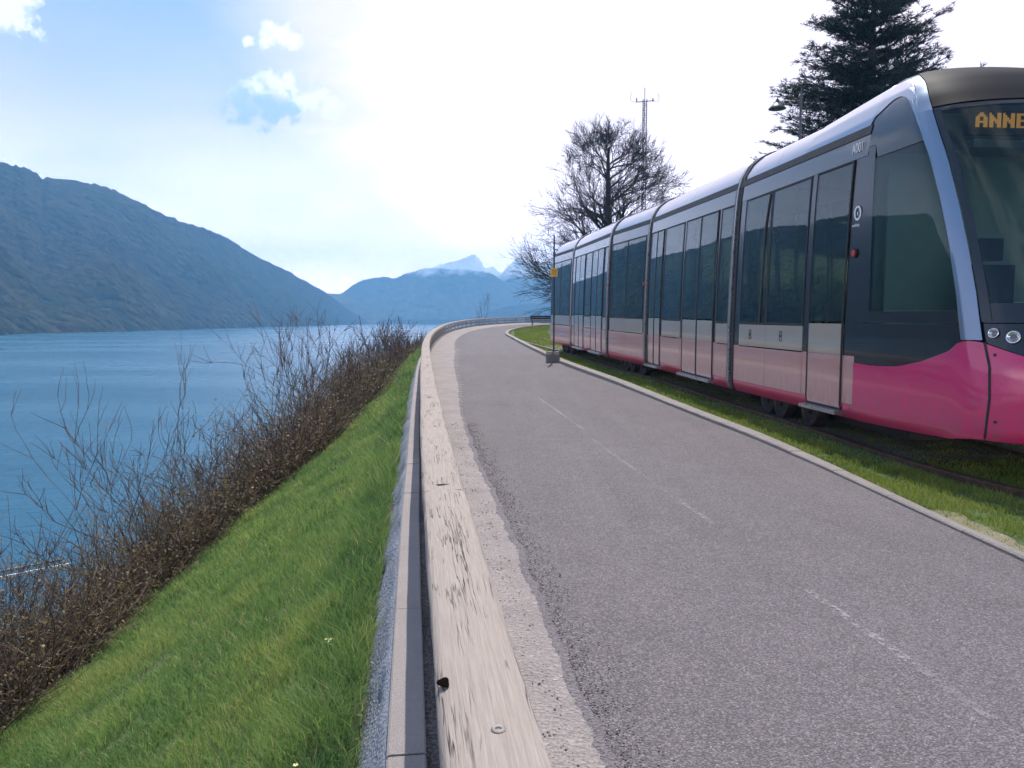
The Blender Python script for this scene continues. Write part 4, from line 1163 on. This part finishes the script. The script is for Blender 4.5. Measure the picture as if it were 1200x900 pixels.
# cab interior
def ibox(a0, a1, u0, u1, z0, z1, mat, name, parent=None, taper=0):
    b = MB(); P = [m.P(a_, u, z) for a_ in (a0, a1) for u in (u0, u1) for z in (z0, z1)]
    if taper: P[5] = m.P(a1 - taper, u0, z1); P[7] = m.P(a1 - taper, u1, z1)
    b.add(P, [(0, 1, 3, 2), (4, 6, 7, 5), (0, 4, 5, 1), (2, 3, 7, 6), (0, 2, 6, 4), (1, 5, 7, 3)]); return keep(b.build(name, mat), tram)
ibox(3.46, 3.50, .15, 2.25, .42, 3.1, M['cabin_wall'], 'cab_partition')
ibox(4.75, 5.15, .28, 2.12, 1.0, 1.42, M['seat'], 'dashboard', taper=.15)
ibox(4.45, 4.80, .45, 1.95, .9, 1.32, M['interior'], 'desk', taper=.05)
ibox(4.0, 4.42, .80, 1.30, .95, 1.12, M['seat'], 'driver_seat'); ibox(3.93, 4.06, .80, 1.30, 1.12, 1.92, M['seat'], 'seat_back'); ibox(3.95, 4.04, .92, 1.18, 1.96, 2.18, M['seat'], 'headrest')
ibox(4.2, 4.6, .40, 2.0, 2.93, 3.0, M['interior'], 'sun_blind')
ibox(3.6, 3.64, .2, .9, 1.3, 2.9, M['cabin_wall'], 'inner_door')
gpole(m, 3.0, .55); gpole(m, 1.8, .55); gpole(m, .9, .55)
for a_ in (.5, 1.4): tseat(m, a_, .15); tseat(m, a_, 1.75)
# destination display: dot matrix
FONT = {'A': ["01110", "11011", "11011", "11011", "11111", "11011", "11011"], 'N': ["11011", "11111", "11111", "11111", "11011", "11011", "11011"],
        'E': ["11111", "11000", "11000", "11110", "11000", "11000", "11111"], 'C': ["01111", "11000", "11000", "11000", "11000", "11000", "01111"], 'Y': ["11011", "11011", "11011", "01110", "00110", "00110", "00110"]}
FONT['N'] = ["100011", "110011", "111011", "111111", "110111", "110011", "110011"]
FONT['A'] = ["001100", "011110", "110011", "110011", "111111", "110011", "110011"]
FONT['E'] = ["111111", "110000", "110000", "111110", "110000", "110000", "111111"]
FONT['C'] = ["011111", "110000", "110000", "110000", "110000", "110000", "011111"]
FONT['Y'] = ["110011", "110011", "110011", "011110", "001100", "001100", "001100"]
S_D = 4.45; U_D = .52
dp = ibox(S_D - .06, S_D, .46, 1.94, 3.08, 3.30, M['rubber'], 'destination_display')
u = U_D; px = .0192; z_top = 3.275
for ch in "ANNECY":
    b = MB()
    for r_, row in enumerate(FONT[ch]):
        for c_, v in enumerate(row):
            if v == '1':
                x0, x1 = u + c_ * px, u + (c_ + 1) * px - .0012; z0, z1 = z_top - (r_ + 1) * px * .98 + .0012, z_top - r_ * px * .98
                P = [m.P(a_, uu, z) for a_ in (S_D + .001, S_D + .006) for uu in (x0, x1) for z in (z0, z1)]
                b.add(P, [(4, 6, 7, 5), (0, 4, 5, 1), (2, 3, 7, 6), (0, 2, 6, 4), (1, 5, 7, 3)])
    keep2(b.build('letter', M['led']), dp); u += px * 7
# text decals as real letter meshes
def text_mesh(txt, size, name, mat, parent, org, ax, ay, nrm, sx=1.0):
    cu = bpy.data.curves.new('t', 'FONT'); cu.body = txt; cu.size = size; cu.extrude = .0008; to = bpy.data.objects.new('t', cu); COL.objects.link(to)
    dg = bpy.context.evaluated_depsgraph_get(); me = bpy.data.meshes.new_from_object(to.evaluated_get(dg)); bpy.data.objects.remove(to)
    V = [org + ax * v.co.x * sx + ay * v.co.y + nrm * v.co.z for v in me.vertices]; F = [tuple(p.vertices) for p in me.polygons]
    o = mesh_obj(name, np.array([tuple(v) for v in V]), F, mat); bpy.data.meshes.remove(me); return keep(o, tram)
nl = -m.right; up = Vector((0, 0, 1))
text_mesh('A001', .145, 'fleet_number', M['white'], tram, side_pt(m, 3.14, 3.15, .012), m.d, up, nl, .72)
text_mesh('mobicap', .05, 'logo_text', M['white'], tram, side_pt(m, 3.27, 2.36, .006), m.d, up, nl, .85)
c = side_pt(m, 3.36, 2.50, .006); b = MB(); k = 28; V = []
for r_ in (.068, .048):
    for i in range(k): t = 2 * PI * i / k; V.append(c + m.d * math.cos(t) * r_ * (1.05 if r_ > .05 else .85) + up * (math.sin(t) * r_ * 1.15) + nl * .001)
b.add(V, [(i, (i + 1) % k, k + (i + 1) % k, k + i) for i in range(k)]); keep(b.build('logo_ring', M['white']), tram)
b = MB(); V = [c + m.d * math.cos(2 * PI * i / 14) * .013 + up * (math.sin(2 * PI * i / 14) * .02 - .005) + nl * .001 for i in range(14)]; b.add(V, [tuple(range(14))]); keep(b.build('logo_dot', M['white']), tram)
c = side_pt(m, 3.36, 2.08, .0); b = MB(); b.tube([c, c + nl * .018], .048, 20); bt = keep(b.build('button_housing', M['rubber'], None, False), tram)
b = MB(); b.tube([c + nl * .018, c + nl * .026], .034, 20); keep2(b.build('button', M['red']), bt)
# red door buttons farther back
for mm_, a_ in ((mods[1], mods[1].L - .2), (mods[2], mods[2].L - .16)):
    c = side_pt(mm_, a_, 2.05, .002); n_ = -mm_.right; b = MB(); b.tube([c, c + n_ * .02], .04, 16); keep(b.build('button', M['red']), tram)
b = MB(); b.tube([side_pt(cab, 1.14, 3.05, .012), side_pt(cab, 1.06, 2.6, .014), side_pt(cab, 1.03, 1.32, .012)], .012, 6); keep(b.build('curved_window_divider', M['postpaint']), tram)  # dark curved divider across the side window
# wheels and bogies
def bogie(mm_, a_c):
    b = MB(); P = [mm_.P(a_, u, z) for a_ in (a_c - .75, a_c + .75) for u in (.42, .52) for z in (.22, .34)]
    b.add(P, [(0, 1, 3, 2), (4, 6, 7, 5), (0, 4, 5, 1), (2, 3, 7, 6), (0, 2, 6, 4), (1, 5, 7, 3)]); keep(b.build('bogie_frame', M['darksteel']), tram)
    for q in (-.62, -.2, .62):
        for u in (.30, 1.98):
            c = mm_.P(a_c + q, u, .26); n = mm_.right * (1 if u > 1 else -1); x = mm_.d; y = Vector((0, 0, 1)); b = MB(); k = 24
            prof = [(.0, .05), (.06, .05), (.08, .02), (.17, .01), (.19, .03), (.225, .03), (.235, .0), (.25, -.05), (.25, -.09)]
            V = [c + n * h_ + (x * math.cos(2 * PI * i / k) + y * math.sin(2 * PI * i / k)) * r_ for r_, h_ in prof for i in range(k)]
            b.add(V, [(i * k + j, i * k + (j + 1) % k, (i + 1) * k + (j + 1) % k, (i + 1) * k + j) for i in range(len(prof) - 1) for j in range(k)]); o = b.build('wheel', M['darksteel']); autosmooth(o, 30); keep(o, tram)
bogie(cab, 1.35); bogie(mods[1], 1.4); bogie(mods[3], 1.6)
b = MB(); b.tube([m.P(4.95, .55, .30), m.P(5.45, 1.2, .30), m.P(4.95, 1.85, .30)], .02, 6); b.tube([m.P(4.6, .9, .24), m.P(4.6, .9, .32)], .015, 6); keep(b.build('track_guard', M['steel']), tram)

# ------------------------------------------------------------------ tram track in the grass
def track(name, off, label):
    pts = [(J[4][0] - 1.5, 38), (J[4][0], 27.3), (J[3][0], 24.1), (J[2][0], 19.2), (J[1][0], 16.3), (J[0][0], 11.6), (3.62, 8.6), (3.83, 6.9), (4.16, 5.6), (4.75, 4.0), (5.9, 1.8), (8.5, -2.0), (14, -8)]
    P = [catmull(pts, t) for t in np.arange(0, len(pts) - 1, .1)]; P = np.array(P); d = np.gradient(P, axis=0); d /= np.linalg.norm(d, axis=1)[:, None]; n = np.stack([-d[:, 1], d[:, 0]], 1)
    G = []
    for p, nn in zip(P, n):
        base = .18 if p[1] > 9 else .18 * max(0, (p[1] - 5) / 4)
        c = p + nn * (off + base)
        G.append([(*(c + nn * w), g(c[1]) + z) for w, z in ((-.05, -.02), (-.05, .052), (-.044, .058), (.010, .058), (.012, .02), (.034, .02), (.036, .054), (.05, .054), (.05, -.02))])
    b = MB(); b.grid(G); o = b.build(name, M['rust']); tag(o, label, 'rail', 'grooved rails of the tram track'); return P + n * off
track('rail', 0., 'rusty grooved steel rail in the grass, the one nearer the path')
track('rail', 1.44, 'rusty grooved steel rail under the tram, the one farther from the path')

rows = []
pts = [(1.0, 31), (1.36, 27.3), (1.84, 24.1), (2.37, 19.2), (2.83, 16.3), (3.30, 11.6), (3.62, 8.6), (3.80, 7.4)]
for t in np.arange(0, len(pts) - 1 + 1e-6, .1):
    c = catmull(pts, t); wv = .05 * mn.noise((t * 6, 0, 0))
    rows.append([(c[0] + x + wv * (x < 1), c[1] + x * .1, g(c[1]) + (.034 if 0 < q < 5 else -.02) + .006 * mn.noise((x * 8, t * 20, 0))) for q, x in enumerate((.12, .26, .8, 1.5, 2.1, 2.3))])
tag(sheet('tram_shade_sheet', rows, M['gravel_and_shade']), kind='structure')  # dark sheet added below the tram, its shade put into the colour
for mm_ in (cab, mods[0], mods[1], mods[2], mods[3]):  # boxes added beneath the modules to keep light off the ground
    for (a_, b_) in ((.35, .62), (2.05, mm_.L - (1.3 if mm_ is cab else .45))) if mm_ in (cab, mods[1], mods[3]) else ((.4, 1.9), (2.2, mm_.L - .4)):
        if b_ - a_ < .2: continue
        b = MB(); P = [mm_.P(x, u, z) for x in (a_, b_) for u in (.5, 1.9) for z in (.12, .31)]
        b.add(P, [(0, 1, 3, 2), (4, 6, 7, 5), (0, 4, 5, 1), (2, 3, 7, 6), (0, 2, 6, 4), (1, 5, 7, 3)]); keep(b.build('light_blocker_box', M['rubber']), tram)

# ------------------------------------------------------------------ stop pole with yellow sign on its stone block
by, bx = 21.8, 1.07
b = MB(); b.box((-.10, -.30, -.05), (.27, .28, .26), .02); o = b.build('stone_block', M['stone']); o.location = (bx, by, g(by))
tag(o, 'low grey stone block at the end of the kerb under the signpost', 'block')
b = MB(); b.box((-.18, -.22, .262), (.185, .21, .300), .008)
o2 = b.build('cap_stone', M['stone'], o); o2.location = (.085, 0, 0)
sp = empty('signpost', (1.19, 21.9, g(21.9) + .30), 'thin dark post with a small yellow plate standing on the stone block', 'signpost')
b = MB(); b.tube([(0, 0, 0), (0, 0, 3.28)], .024, 10); b.tube([(0, 0, 0), (0, 0, .03)], .05, 12); b.build('pole', M['postpaint'], sp, False)
b = MB(); b.box((-.10, -.036, 2.11), (.10, -.026, 2.36), .003); pl = b.build('sign_plate', M['yellow'], sp)
b = MB()
for (x, z) in ((-.05, 2.15), (-.02, 2.14), (.03, 2.15), (.05, 2.12), (-.04, 2.09), (.0, 2.10), (.04, 2.07), (-.05, 2.04), (-.01, 2.05), (.03, 2.02)):
    b.box((x - .013, -.0375, z + .145 - .01), (x + .013, -.0362, z + .145 + .01))
b.build('sign_print', M['signdark'], pl)

# ------------------------------------------------------------------ street lamp behind the tram
p = sight(931, 376, 22); base = (p.x, p.y, g(22)); H = 7.75 - g(22)
lp = empty('street_lamp', base, 'street lamp with a bell-shaped shade on a curved arm in front of the cedar', 'street lamp')
b = MB(); b.tube([(0, 0, 0), (0, 0, 1), (0, 0, H - .1), (0, 0, H + .10)], [.07, .05, .032, .012], 10); b.build('pole', M['lampshade'], lp)
b = MB(); b.tube([(0, 0, H - .42), (-.12, 0, H - .16), (-.3, 0, H - .11), (-.58, 0, H - .10), (-.66, 0, H - .14), (-.66, 0, H - .20)], .015, 6); b.build('arm', M['lampshade'], lp)
b = MB(); b.lathe([(.02, 0), (.045, -.02), (.05, -.09), (.10, -.13), (.18, -.20), (.235, -.26), (.24, -.275), (.19, -.25), (.07, -.21)], (-.66, 0, H - .18), 20); sh = b.build('shade', M['lampshade'], lp, True)
b = MB(); b.lathe([(0, -.29), (.05, -.28), (.08, -.25), (.08, -.22)], (-.66, 0, H - .18), 14); b.build('bulb', M['lens'], sh, True)

# ------------------------------------------------------------------ lattice mast
p = sight(752, 376, 70); mz = g(70)
ms = empty('radio_mast', (p.x, p.y, mz), 'thin steel lattice mast with a cross arm and antennas rising beside the leafless tree', 'mast')
Hm = 22.0 - mz; b = MB(); wdt = .17
cs = [(-wdt, -wdt * .6), (wdt, -wdt * .6), (0, wdt)]
for x, y in cs: b.tube([(x, y, 0), (x, y, Hm - 1.0)], .036, 4)
z = 0; st = .42; k = 0
while z < Hm - 1.2:
    for i in range(3):
        (x0, y0), (x1, y1) = cs[i], cs[(i + 1) % 3]; b.tube([(x0, y0, z), (x1, y1, z + st)] if k % 2 else [(x1, y1, z), (x0, y0, z + st)], .019, 3, False); b.tube([(x0, y0, z), (x1, y1, z)], .018, 3, False)
    z += st; k += 1
b.tube([(0, 0, Hm - 1.2), (0, 0, Hm)], .03, 5); b.build('lattice', M['darksteel'], ms)
b = MB(); b.tube([(-.8, 0, Hm - 1.25), (.85, 0, Hm - 1.12)], .04, 5); b.build('cross_arm', M['darksteel'], ms)
for sx in (-1, 1):
    b = MB(); b.tube([(sx * .8, 0, Hm - 1.25), (sx * 1.2, 0, Hm - 1.2), (sx * 1.28, 0, Hm - .8), (sx * 1.15, 0, Hm - .4)], .016, 4); b.tube([(sx * .72, 0, Hm - 1.2), (sx * .72, 0, Hm - .9)], .05, 6); b.build('antenna', M['darksteel'], ms)

# ------------------------------------------------------------------ bench at the bend
bn = empty('bench', (2.45, 62.4, g(62)), 'dark bench on the grass beside the rear end of the tram, by the bend', 'bench'); bn.rotation_euler.z = .15
b = MB()
for y in (-.2, -.04, .12): b.box((-.95, y, .43), (.95, y + .13, .47), .005)
b.build('seat', M['bark'], bn)
b = MB()
for z in (.58, .74): b.box((-.95, .26, z), (.95, .29, z + .12), .005)
b.build('backrest', M['bark'], bn)
for x in (-.8, .8):
    b = MB(); b.tube([(x, -.18, 0), (x, -.14, .42)], .03, 6); b.tube([(x, .34, 0), (x, .2, .42), (x, .3, .86)], .03, 6); b.build('leg', M['darksteel'], bn)

# ------------------------------------------------------------------ lake, quay edge, mountains
tag(mesh_obj('lake', [(-3300, -300, -7), (2500, -300, -7), (2500, 3600, -7), (-3300, 3600, -7)], [(0, 1, 2, 3)], M['water']), kind='structure')
q0 = sight(-60, 688, 24.2); q1 = sight(62, 639, 26.3)
qy = empty('quay_edge', (q1.x, q1.y, -7), 'narrow quay with a white painted edge at the waterline, lower left', 'quay')
d = (Vector((q0.x, q0.y, 0)) - Vector((q1.x, q1.y, 0))); L = d.length; d.normalize(); n = Vector((-d.y, d.x, 0)); n = n if n.x > 0 else -n
def qbox(a0, a1, n0, n1, z0, z1, name, mat):
    b = MB(); P = [d * a_ + n * c_ + Vector((0, 0, z)) for a_ in (a0, a1) for c_ in (n0, n1) for z in (z0, z1)]
    b.add(P, [(0, 1, 3, 2), (4, 6, 7, 5), (0, 4, 5, 1), (2, 3, 7, 6), (0, 2, 6, 4), (1, 5, 7, 3)]); b.build(name, mat, qy)
qbox(-.3, L + 6, .10, .9, -.8, -.03, 'deck', M['stone']); qbox(-.3, L + 6, .9, .97, -.1, .10, 'white_edge', M['white']); qbox(-.3, L + 6, .03, .10, -.1, .06, 'inner_edge', M['kerb'])

def mountain(name, pts, mat, label, rows=26, sub=10, amp=.12, back=1.35, seed=1, hf=1.0, power=1.0):
    """pts: (bearing x, skyline y, ridge distance, foot distance)"""
    P = []
    for a_, b_ in zip(pts, pts[1:]):
        for k in range(sub): f = k / sub; P.append([a_[i] + (b_[i] - a_[i]) * f for i in range(4)])
    P.append(list(pts[-1])); G = []
    Q = [list(p) for p in P]; hw_ = sub
    for i_ in range(len(P)):
        w_ = P[max(0, i_ - hw_):i_ + hw_ + 1]; n_ = len(w_)
        if hw_ <= i_ < len(P) - hw_:
            for c_ in (2, 3): Q[i_][c_] = sum(q[c_] for q in w_) / n_
            Q[i_][1] = sum(q[1] for q in P[i_ - 2:i_ + 3]) / 5
    P = Q
    for j, (x, y, Dr, Df) in enumerate(P):
        top = sight(x, y, Dr); foot = sight(x, 376, Df); zt = top.z; row = []
        zt += (zt + 7) * .025 * mn.fractal((x * .05 * hf, seed * 3.1, 0), .9, 2.2, 5)
        for i in range(rows + 1):
            f = i / rows
            X, Y = foot.x + (top.x - foot.x) * f, foot.y + (top.y - foot.y) * f
            prof = f ** power * (1 - .15 * math.sin(f * PI))
            nz = mn.fractal((X * .004 * hf, Y * .004 * hf, seed), .9, 2.1, 6) * amp * (zt + 7) * math.sin(min(1, f * 1.02) * PI) ** .7
            gul = abs(mn.noise((X * .006 * hf + seed, Y * .002 * hf, 2))) * amp * .8 * (zt + 7) * math.sin(f * PI)
            z = -7.6 + (zt + 7.6) * prof + nz - gul
            if 0 < f < 1: z += 3.0 * mn.noise((X * .05 * hf, Y * .05 * hf, seed))
            row.append((X, Y, z))
        for f in (.3, .7, 1.0):
            X, Y = top.x * (1 + (back - 1) * f), top.y * (1 + (back - 1) * f); row.append((X, Y, zt + (-8 - zt) * f))
        G.append(row)
    b = MB(); b.grid(G); o = b.build(name, mat, None, False); autosmooth(o, 60)
    tag(o, label, 'mountain', kind='structure'); return o
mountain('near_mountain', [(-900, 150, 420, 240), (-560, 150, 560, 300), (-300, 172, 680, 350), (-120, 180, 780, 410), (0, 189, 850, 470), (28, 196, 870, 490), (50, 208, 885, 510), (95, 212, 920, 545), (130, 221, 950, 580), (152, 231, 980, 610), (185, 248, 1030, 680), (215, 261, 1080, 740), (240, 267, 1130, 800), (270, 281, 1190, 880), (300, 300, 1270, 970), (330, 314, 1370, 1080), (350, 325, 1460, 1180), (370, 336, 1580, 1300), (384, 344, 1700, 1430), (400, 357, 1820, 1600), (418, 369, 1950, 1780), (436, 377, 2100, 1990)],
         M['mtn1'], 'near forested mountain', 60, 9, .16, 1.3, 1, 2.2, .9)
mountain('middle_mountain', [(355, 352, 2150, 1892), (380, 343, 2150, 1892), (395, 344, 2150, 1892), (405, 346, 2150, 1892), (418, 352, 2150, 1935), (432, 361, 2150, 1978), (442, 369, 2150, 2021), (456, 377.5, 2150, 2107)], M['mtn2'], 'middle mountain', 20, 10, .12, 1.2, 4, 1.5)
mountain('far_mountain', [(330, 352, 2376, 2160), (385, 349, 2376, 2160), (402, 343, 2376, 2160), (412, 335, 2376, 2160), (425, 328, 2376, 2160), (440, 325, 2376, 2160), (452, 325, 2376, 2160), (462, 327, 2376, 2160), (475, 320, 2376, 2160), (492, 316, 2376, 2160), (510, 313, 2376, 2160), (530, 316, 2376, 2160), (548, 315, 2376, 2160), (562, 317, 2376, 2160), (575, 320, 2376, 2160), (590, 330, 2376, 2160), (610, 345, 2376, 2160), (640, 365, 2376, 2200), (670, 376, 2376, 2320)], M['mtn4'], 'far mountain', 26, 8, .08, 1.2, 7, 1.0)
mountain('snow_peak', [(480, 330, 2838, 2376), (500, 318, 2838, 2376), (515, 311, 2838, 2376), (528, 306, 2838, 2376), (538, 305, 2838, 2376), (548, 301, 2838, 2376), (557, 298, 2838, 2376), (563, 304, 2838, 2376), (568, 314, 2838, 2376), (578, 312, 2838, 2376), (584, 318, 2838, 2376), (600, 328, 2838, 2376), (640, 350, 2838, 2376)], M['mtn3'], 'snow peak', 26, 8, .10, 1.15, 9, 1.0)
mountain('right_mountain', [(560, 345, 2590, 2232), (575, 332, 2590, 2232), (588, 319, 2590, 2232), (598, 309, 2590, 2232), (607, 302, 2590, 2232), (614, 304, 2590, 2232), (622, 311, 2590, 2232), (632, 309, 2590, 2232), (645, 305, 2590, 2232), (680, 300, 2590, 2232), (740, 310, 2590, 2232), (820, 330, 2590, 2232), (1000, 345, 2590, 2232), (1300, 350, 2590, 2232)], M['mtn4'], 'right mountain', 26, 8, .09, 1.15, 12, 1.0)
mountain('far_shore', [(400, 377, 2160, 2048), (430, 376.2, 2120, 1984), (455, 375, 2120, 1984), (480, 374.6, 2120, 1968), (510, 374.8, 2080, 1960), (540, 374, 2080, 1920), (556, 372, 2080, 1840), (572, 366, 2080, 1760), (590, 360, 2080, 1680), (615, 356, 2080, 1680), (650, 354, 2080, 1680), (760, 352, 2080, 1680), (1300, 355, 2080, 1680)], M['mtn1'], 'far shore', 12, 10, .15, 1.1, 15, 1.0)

# ------------------------------------------------------------------ haze
hz, nt, out = newmat('haze_air'); h = N(nt)
pv = h.n('ShaderNodeVolumePrincipled'); pv.inputs['Color'].default_value = (.20, .53, 1.0, 1); pv.inputs['Density'].default_value = .00047; pv.inputs['Anisotropy'].default_value = .25
h.l(pv.outputs[0], out.inputs['Volume'])
b = MB(); b.box((-3400, -320, -9), (2600, 3700, 330)); ho = b.build('haze', hz); tag(ho, kind='stuff', label='bluish haze over the lake', cat='haze')

# ------------------------------------------------------------------ camera, sky, sun
cd = bpy.data.cameras.new('camera'); cam = bpy.data.objects.new('camera', cd); COL.objects.link(cam)
cam.location = (0, 0, 1.4); cam.rotation_euler = (PI / 2 - PITCH, 0, 0); cd.sensor_width = 36; cd.lens = 27; cd.clip_start = .05; cd.clip_end = 12000
scene.camera = cam
EL, AZ = R(60), R(7)
sun_dir = Vector((math.sin(AZ) * math.cos(EL), math.cos(AZ) * math.cos(EL), math.sin(EL)))
sd = bpy.data.lights.new('sun', 'SUN'); sd.energy = 4.9; sd.angle = R(.53); sd.color = (1, .95, .89)
so = bpy.data.objects.new('sun', sd); COL.objects.link(so); so.rotation_euler = sun_dir.to_track_quat('Z', 'Y').to_euler(); so.location = (0, 0, 50)
w = bpy.data.worlds.new('World'); scene.world = w; w.use_nodes = True; nt = w.node_tree; nt.nodes.clear(); h = N(nt)
sky = h.n('ShaderNodeTexSky', sky_type='NISHITA', sun_disc=False, sun_elevation=EL, sun_rotation=AZ, altitude=450, air_density=1.0, dust_density=1.2, ozone_density=1.0)
tc = h.n('ShaderNodeTexCoord'); dirv = tc.outputs['Generated']
def vdot(v):
    x = h.n('ShaderNodeVectorMath', operation='DOT_PRODUCT'); h.l(dirv, x.inputs[0]); x.inputs[1].default_value = v; return x.outputs['Value']
sxyz = h.n('ShaderNodeSeparateXYZ'); h.l(dirv, sxyz.inputs[0])
# thin high veil: thick round the sun side and toward the horizon, wispy elsewhere
gd = Vector((math.sin(R(16)) * math.cos(R(20)), math.cos(R(16)) * math.cos(R(20)), math.sin(R(20))))
wisp = h.noise(h.coord('Generated', (2.2, 2.2, 6)), 1.6, 6, .55)
prox = h.math('ADD', vdot(tuple(gd)), h.math('MULTIPLY', h.math('SUBTRACT', wisp, .5), .16))
v1 = h.mapr(prox, .80, .93)
v2 = h.math('MULTIPLY', h.mapr(sxyz.outputs['Z'], .04, .35, .97, 0), h.mapr(wisp, .25, .6, .62, 1.12))
veil = h.math('MINIMUM', 1., h.math('MAXIMUM', h.math('POWER', v1, 1.2), v2))
# cumulus puffs in given directions
def puff(x, y, rad, flat=1.0):
    p = sight(x, y, 1000) - Vector((0, 0, 1.4)); p.normalize(); dn = h.noise(dirv, 26 if rad > .03 else 55, 8, .62)
    sub = h.n('ShaderNodeVectorMath', operation='SUBTRACT'); h.l(dirv, sub.inputs[0]); sub.inputs[1].default_value = tuple(p)
    mul = h.n('ShaderNodeVectorMath', operation='MULTIPLY'); h.l(sub.outputs[0], mul.inputs[0]); mul.inputs[1].default_value = (1, 1, flat)
    ln = h.n('ShaderNodeVectorMath', operation='LENGTH'); h.l(mul.outputs[0], ln.inputs[0])
    e = h.math('ADD', ln.outputs['Value'], h.math('MULTIPLY', h.math('SUBTRACT', dn, .5), rad * 4.2)); return h.mapr(e, rad * .45, rad * 1.15, 1, 0)
puffs = None
for x, y, r_, fl in ((-6, 12, .038, 1.5), (24, 28, .018, 1.3), (333, 42, .022, 1.5), (345, 46, .014, 1.2), (288, 46, .007, 1), (300, 104, .018, 1.6), (330, 102, .022, 1.5), (362, 116, .026, 1.6), (385, 124, .018, 1.4), (280, 112, .012, 1.3)):
    q = puff(x, y, r_, fl); puffs = q if puffs is None else h.math('MAXIMUM', puffs, q)
shadep = h.math('MAXIMUM', puff(292, 122, .030, 1.5), puff(318, 128, .030, 1.6))
# broken cumulus overhead (mirrored in the tram roof and glass)
cn = h.noise(h.coord('Generated', (1, 1, 1.6)), 3.2, 8, .6)
over = h.math('MULTIPLY', h.mapr(cn, .50, .60), h.mapr(sxyz.outputs['Z'], .42, .60))
back_ = h.math('MULTIPLY', h.mapr(cn, .47, .58), h.mapr(sxyz.outputs['Y'], .1, -.2, 0, .5))
bg1 = h.n('ShaderNodeBackground'); h.l(sky.outputs[0], bg1.inputs[0]); bg1.inputs[1].default_value = .125
veilc = h.n('ShaderNodeBackground'); veilc.inputs[0].default_value = (1.12, .93, .97, 1); h.l(h.mapr(sxyz.outputs['Z'], .03, .24, 3.4, 1.15), veilc.inputs[1])
cl = h.n('ShaderNodeBackground'); cl.inputs[0].default_value = (1, 1, 1, 1); cl.inputs[1].default_value = 1.15
cs_ = h.n('ShaderNodeBackground'); cs_.inputs[0].default_value = (.52, .70, .92, 1); cs_.inputs[1].default_value = .88
def mixs(f, a_, b_):
    x = h.n('ShaderNodeMixShader')
    if hasattr(f, 'links'): h.l(f, x.inputs[0])
    else: x.inputs[0].default_value = f
    h.l(a_, x.inputs[1]); h.l(b_, x.inputs[2]); return x.outputs[0]
s1 = mixs(veil, bg1.outputs[0], veilc.outputs[0])
s1 = mixs(h.math('MULTIPLY', h.math('MAXIMUM', over, back_), .5), s1, cl.outputs[0])
s1 = mixs(h.math('MULTIPLY', puffs, .92), s1, cl.outputs[0])
s1 = mixs(h.math('MULTIPLY', shadep, .9), s1, cs_.outputs[0])
wo = h.n('ShaderNodeOutputWorld'); h.l(s1, wo.inputs[0])

vs = scene.view_settings; vs.view_transform = 'Standard'; vs.look = 'None'; vs.exposure = .4; vs.gamma = 1; vs.use_curve_mapping = False
scene.render.engine = 'CYCLES'; scene.cycles.use_denoising = True
scene.cycles.max_bounces = 6; scene.cycles.transparent_max_bounces = 12; scene.cycles.volume_bounces = 0; scene.cycles.diffuse_bounces = 3; scene.cycles.glossy_bounces = 4
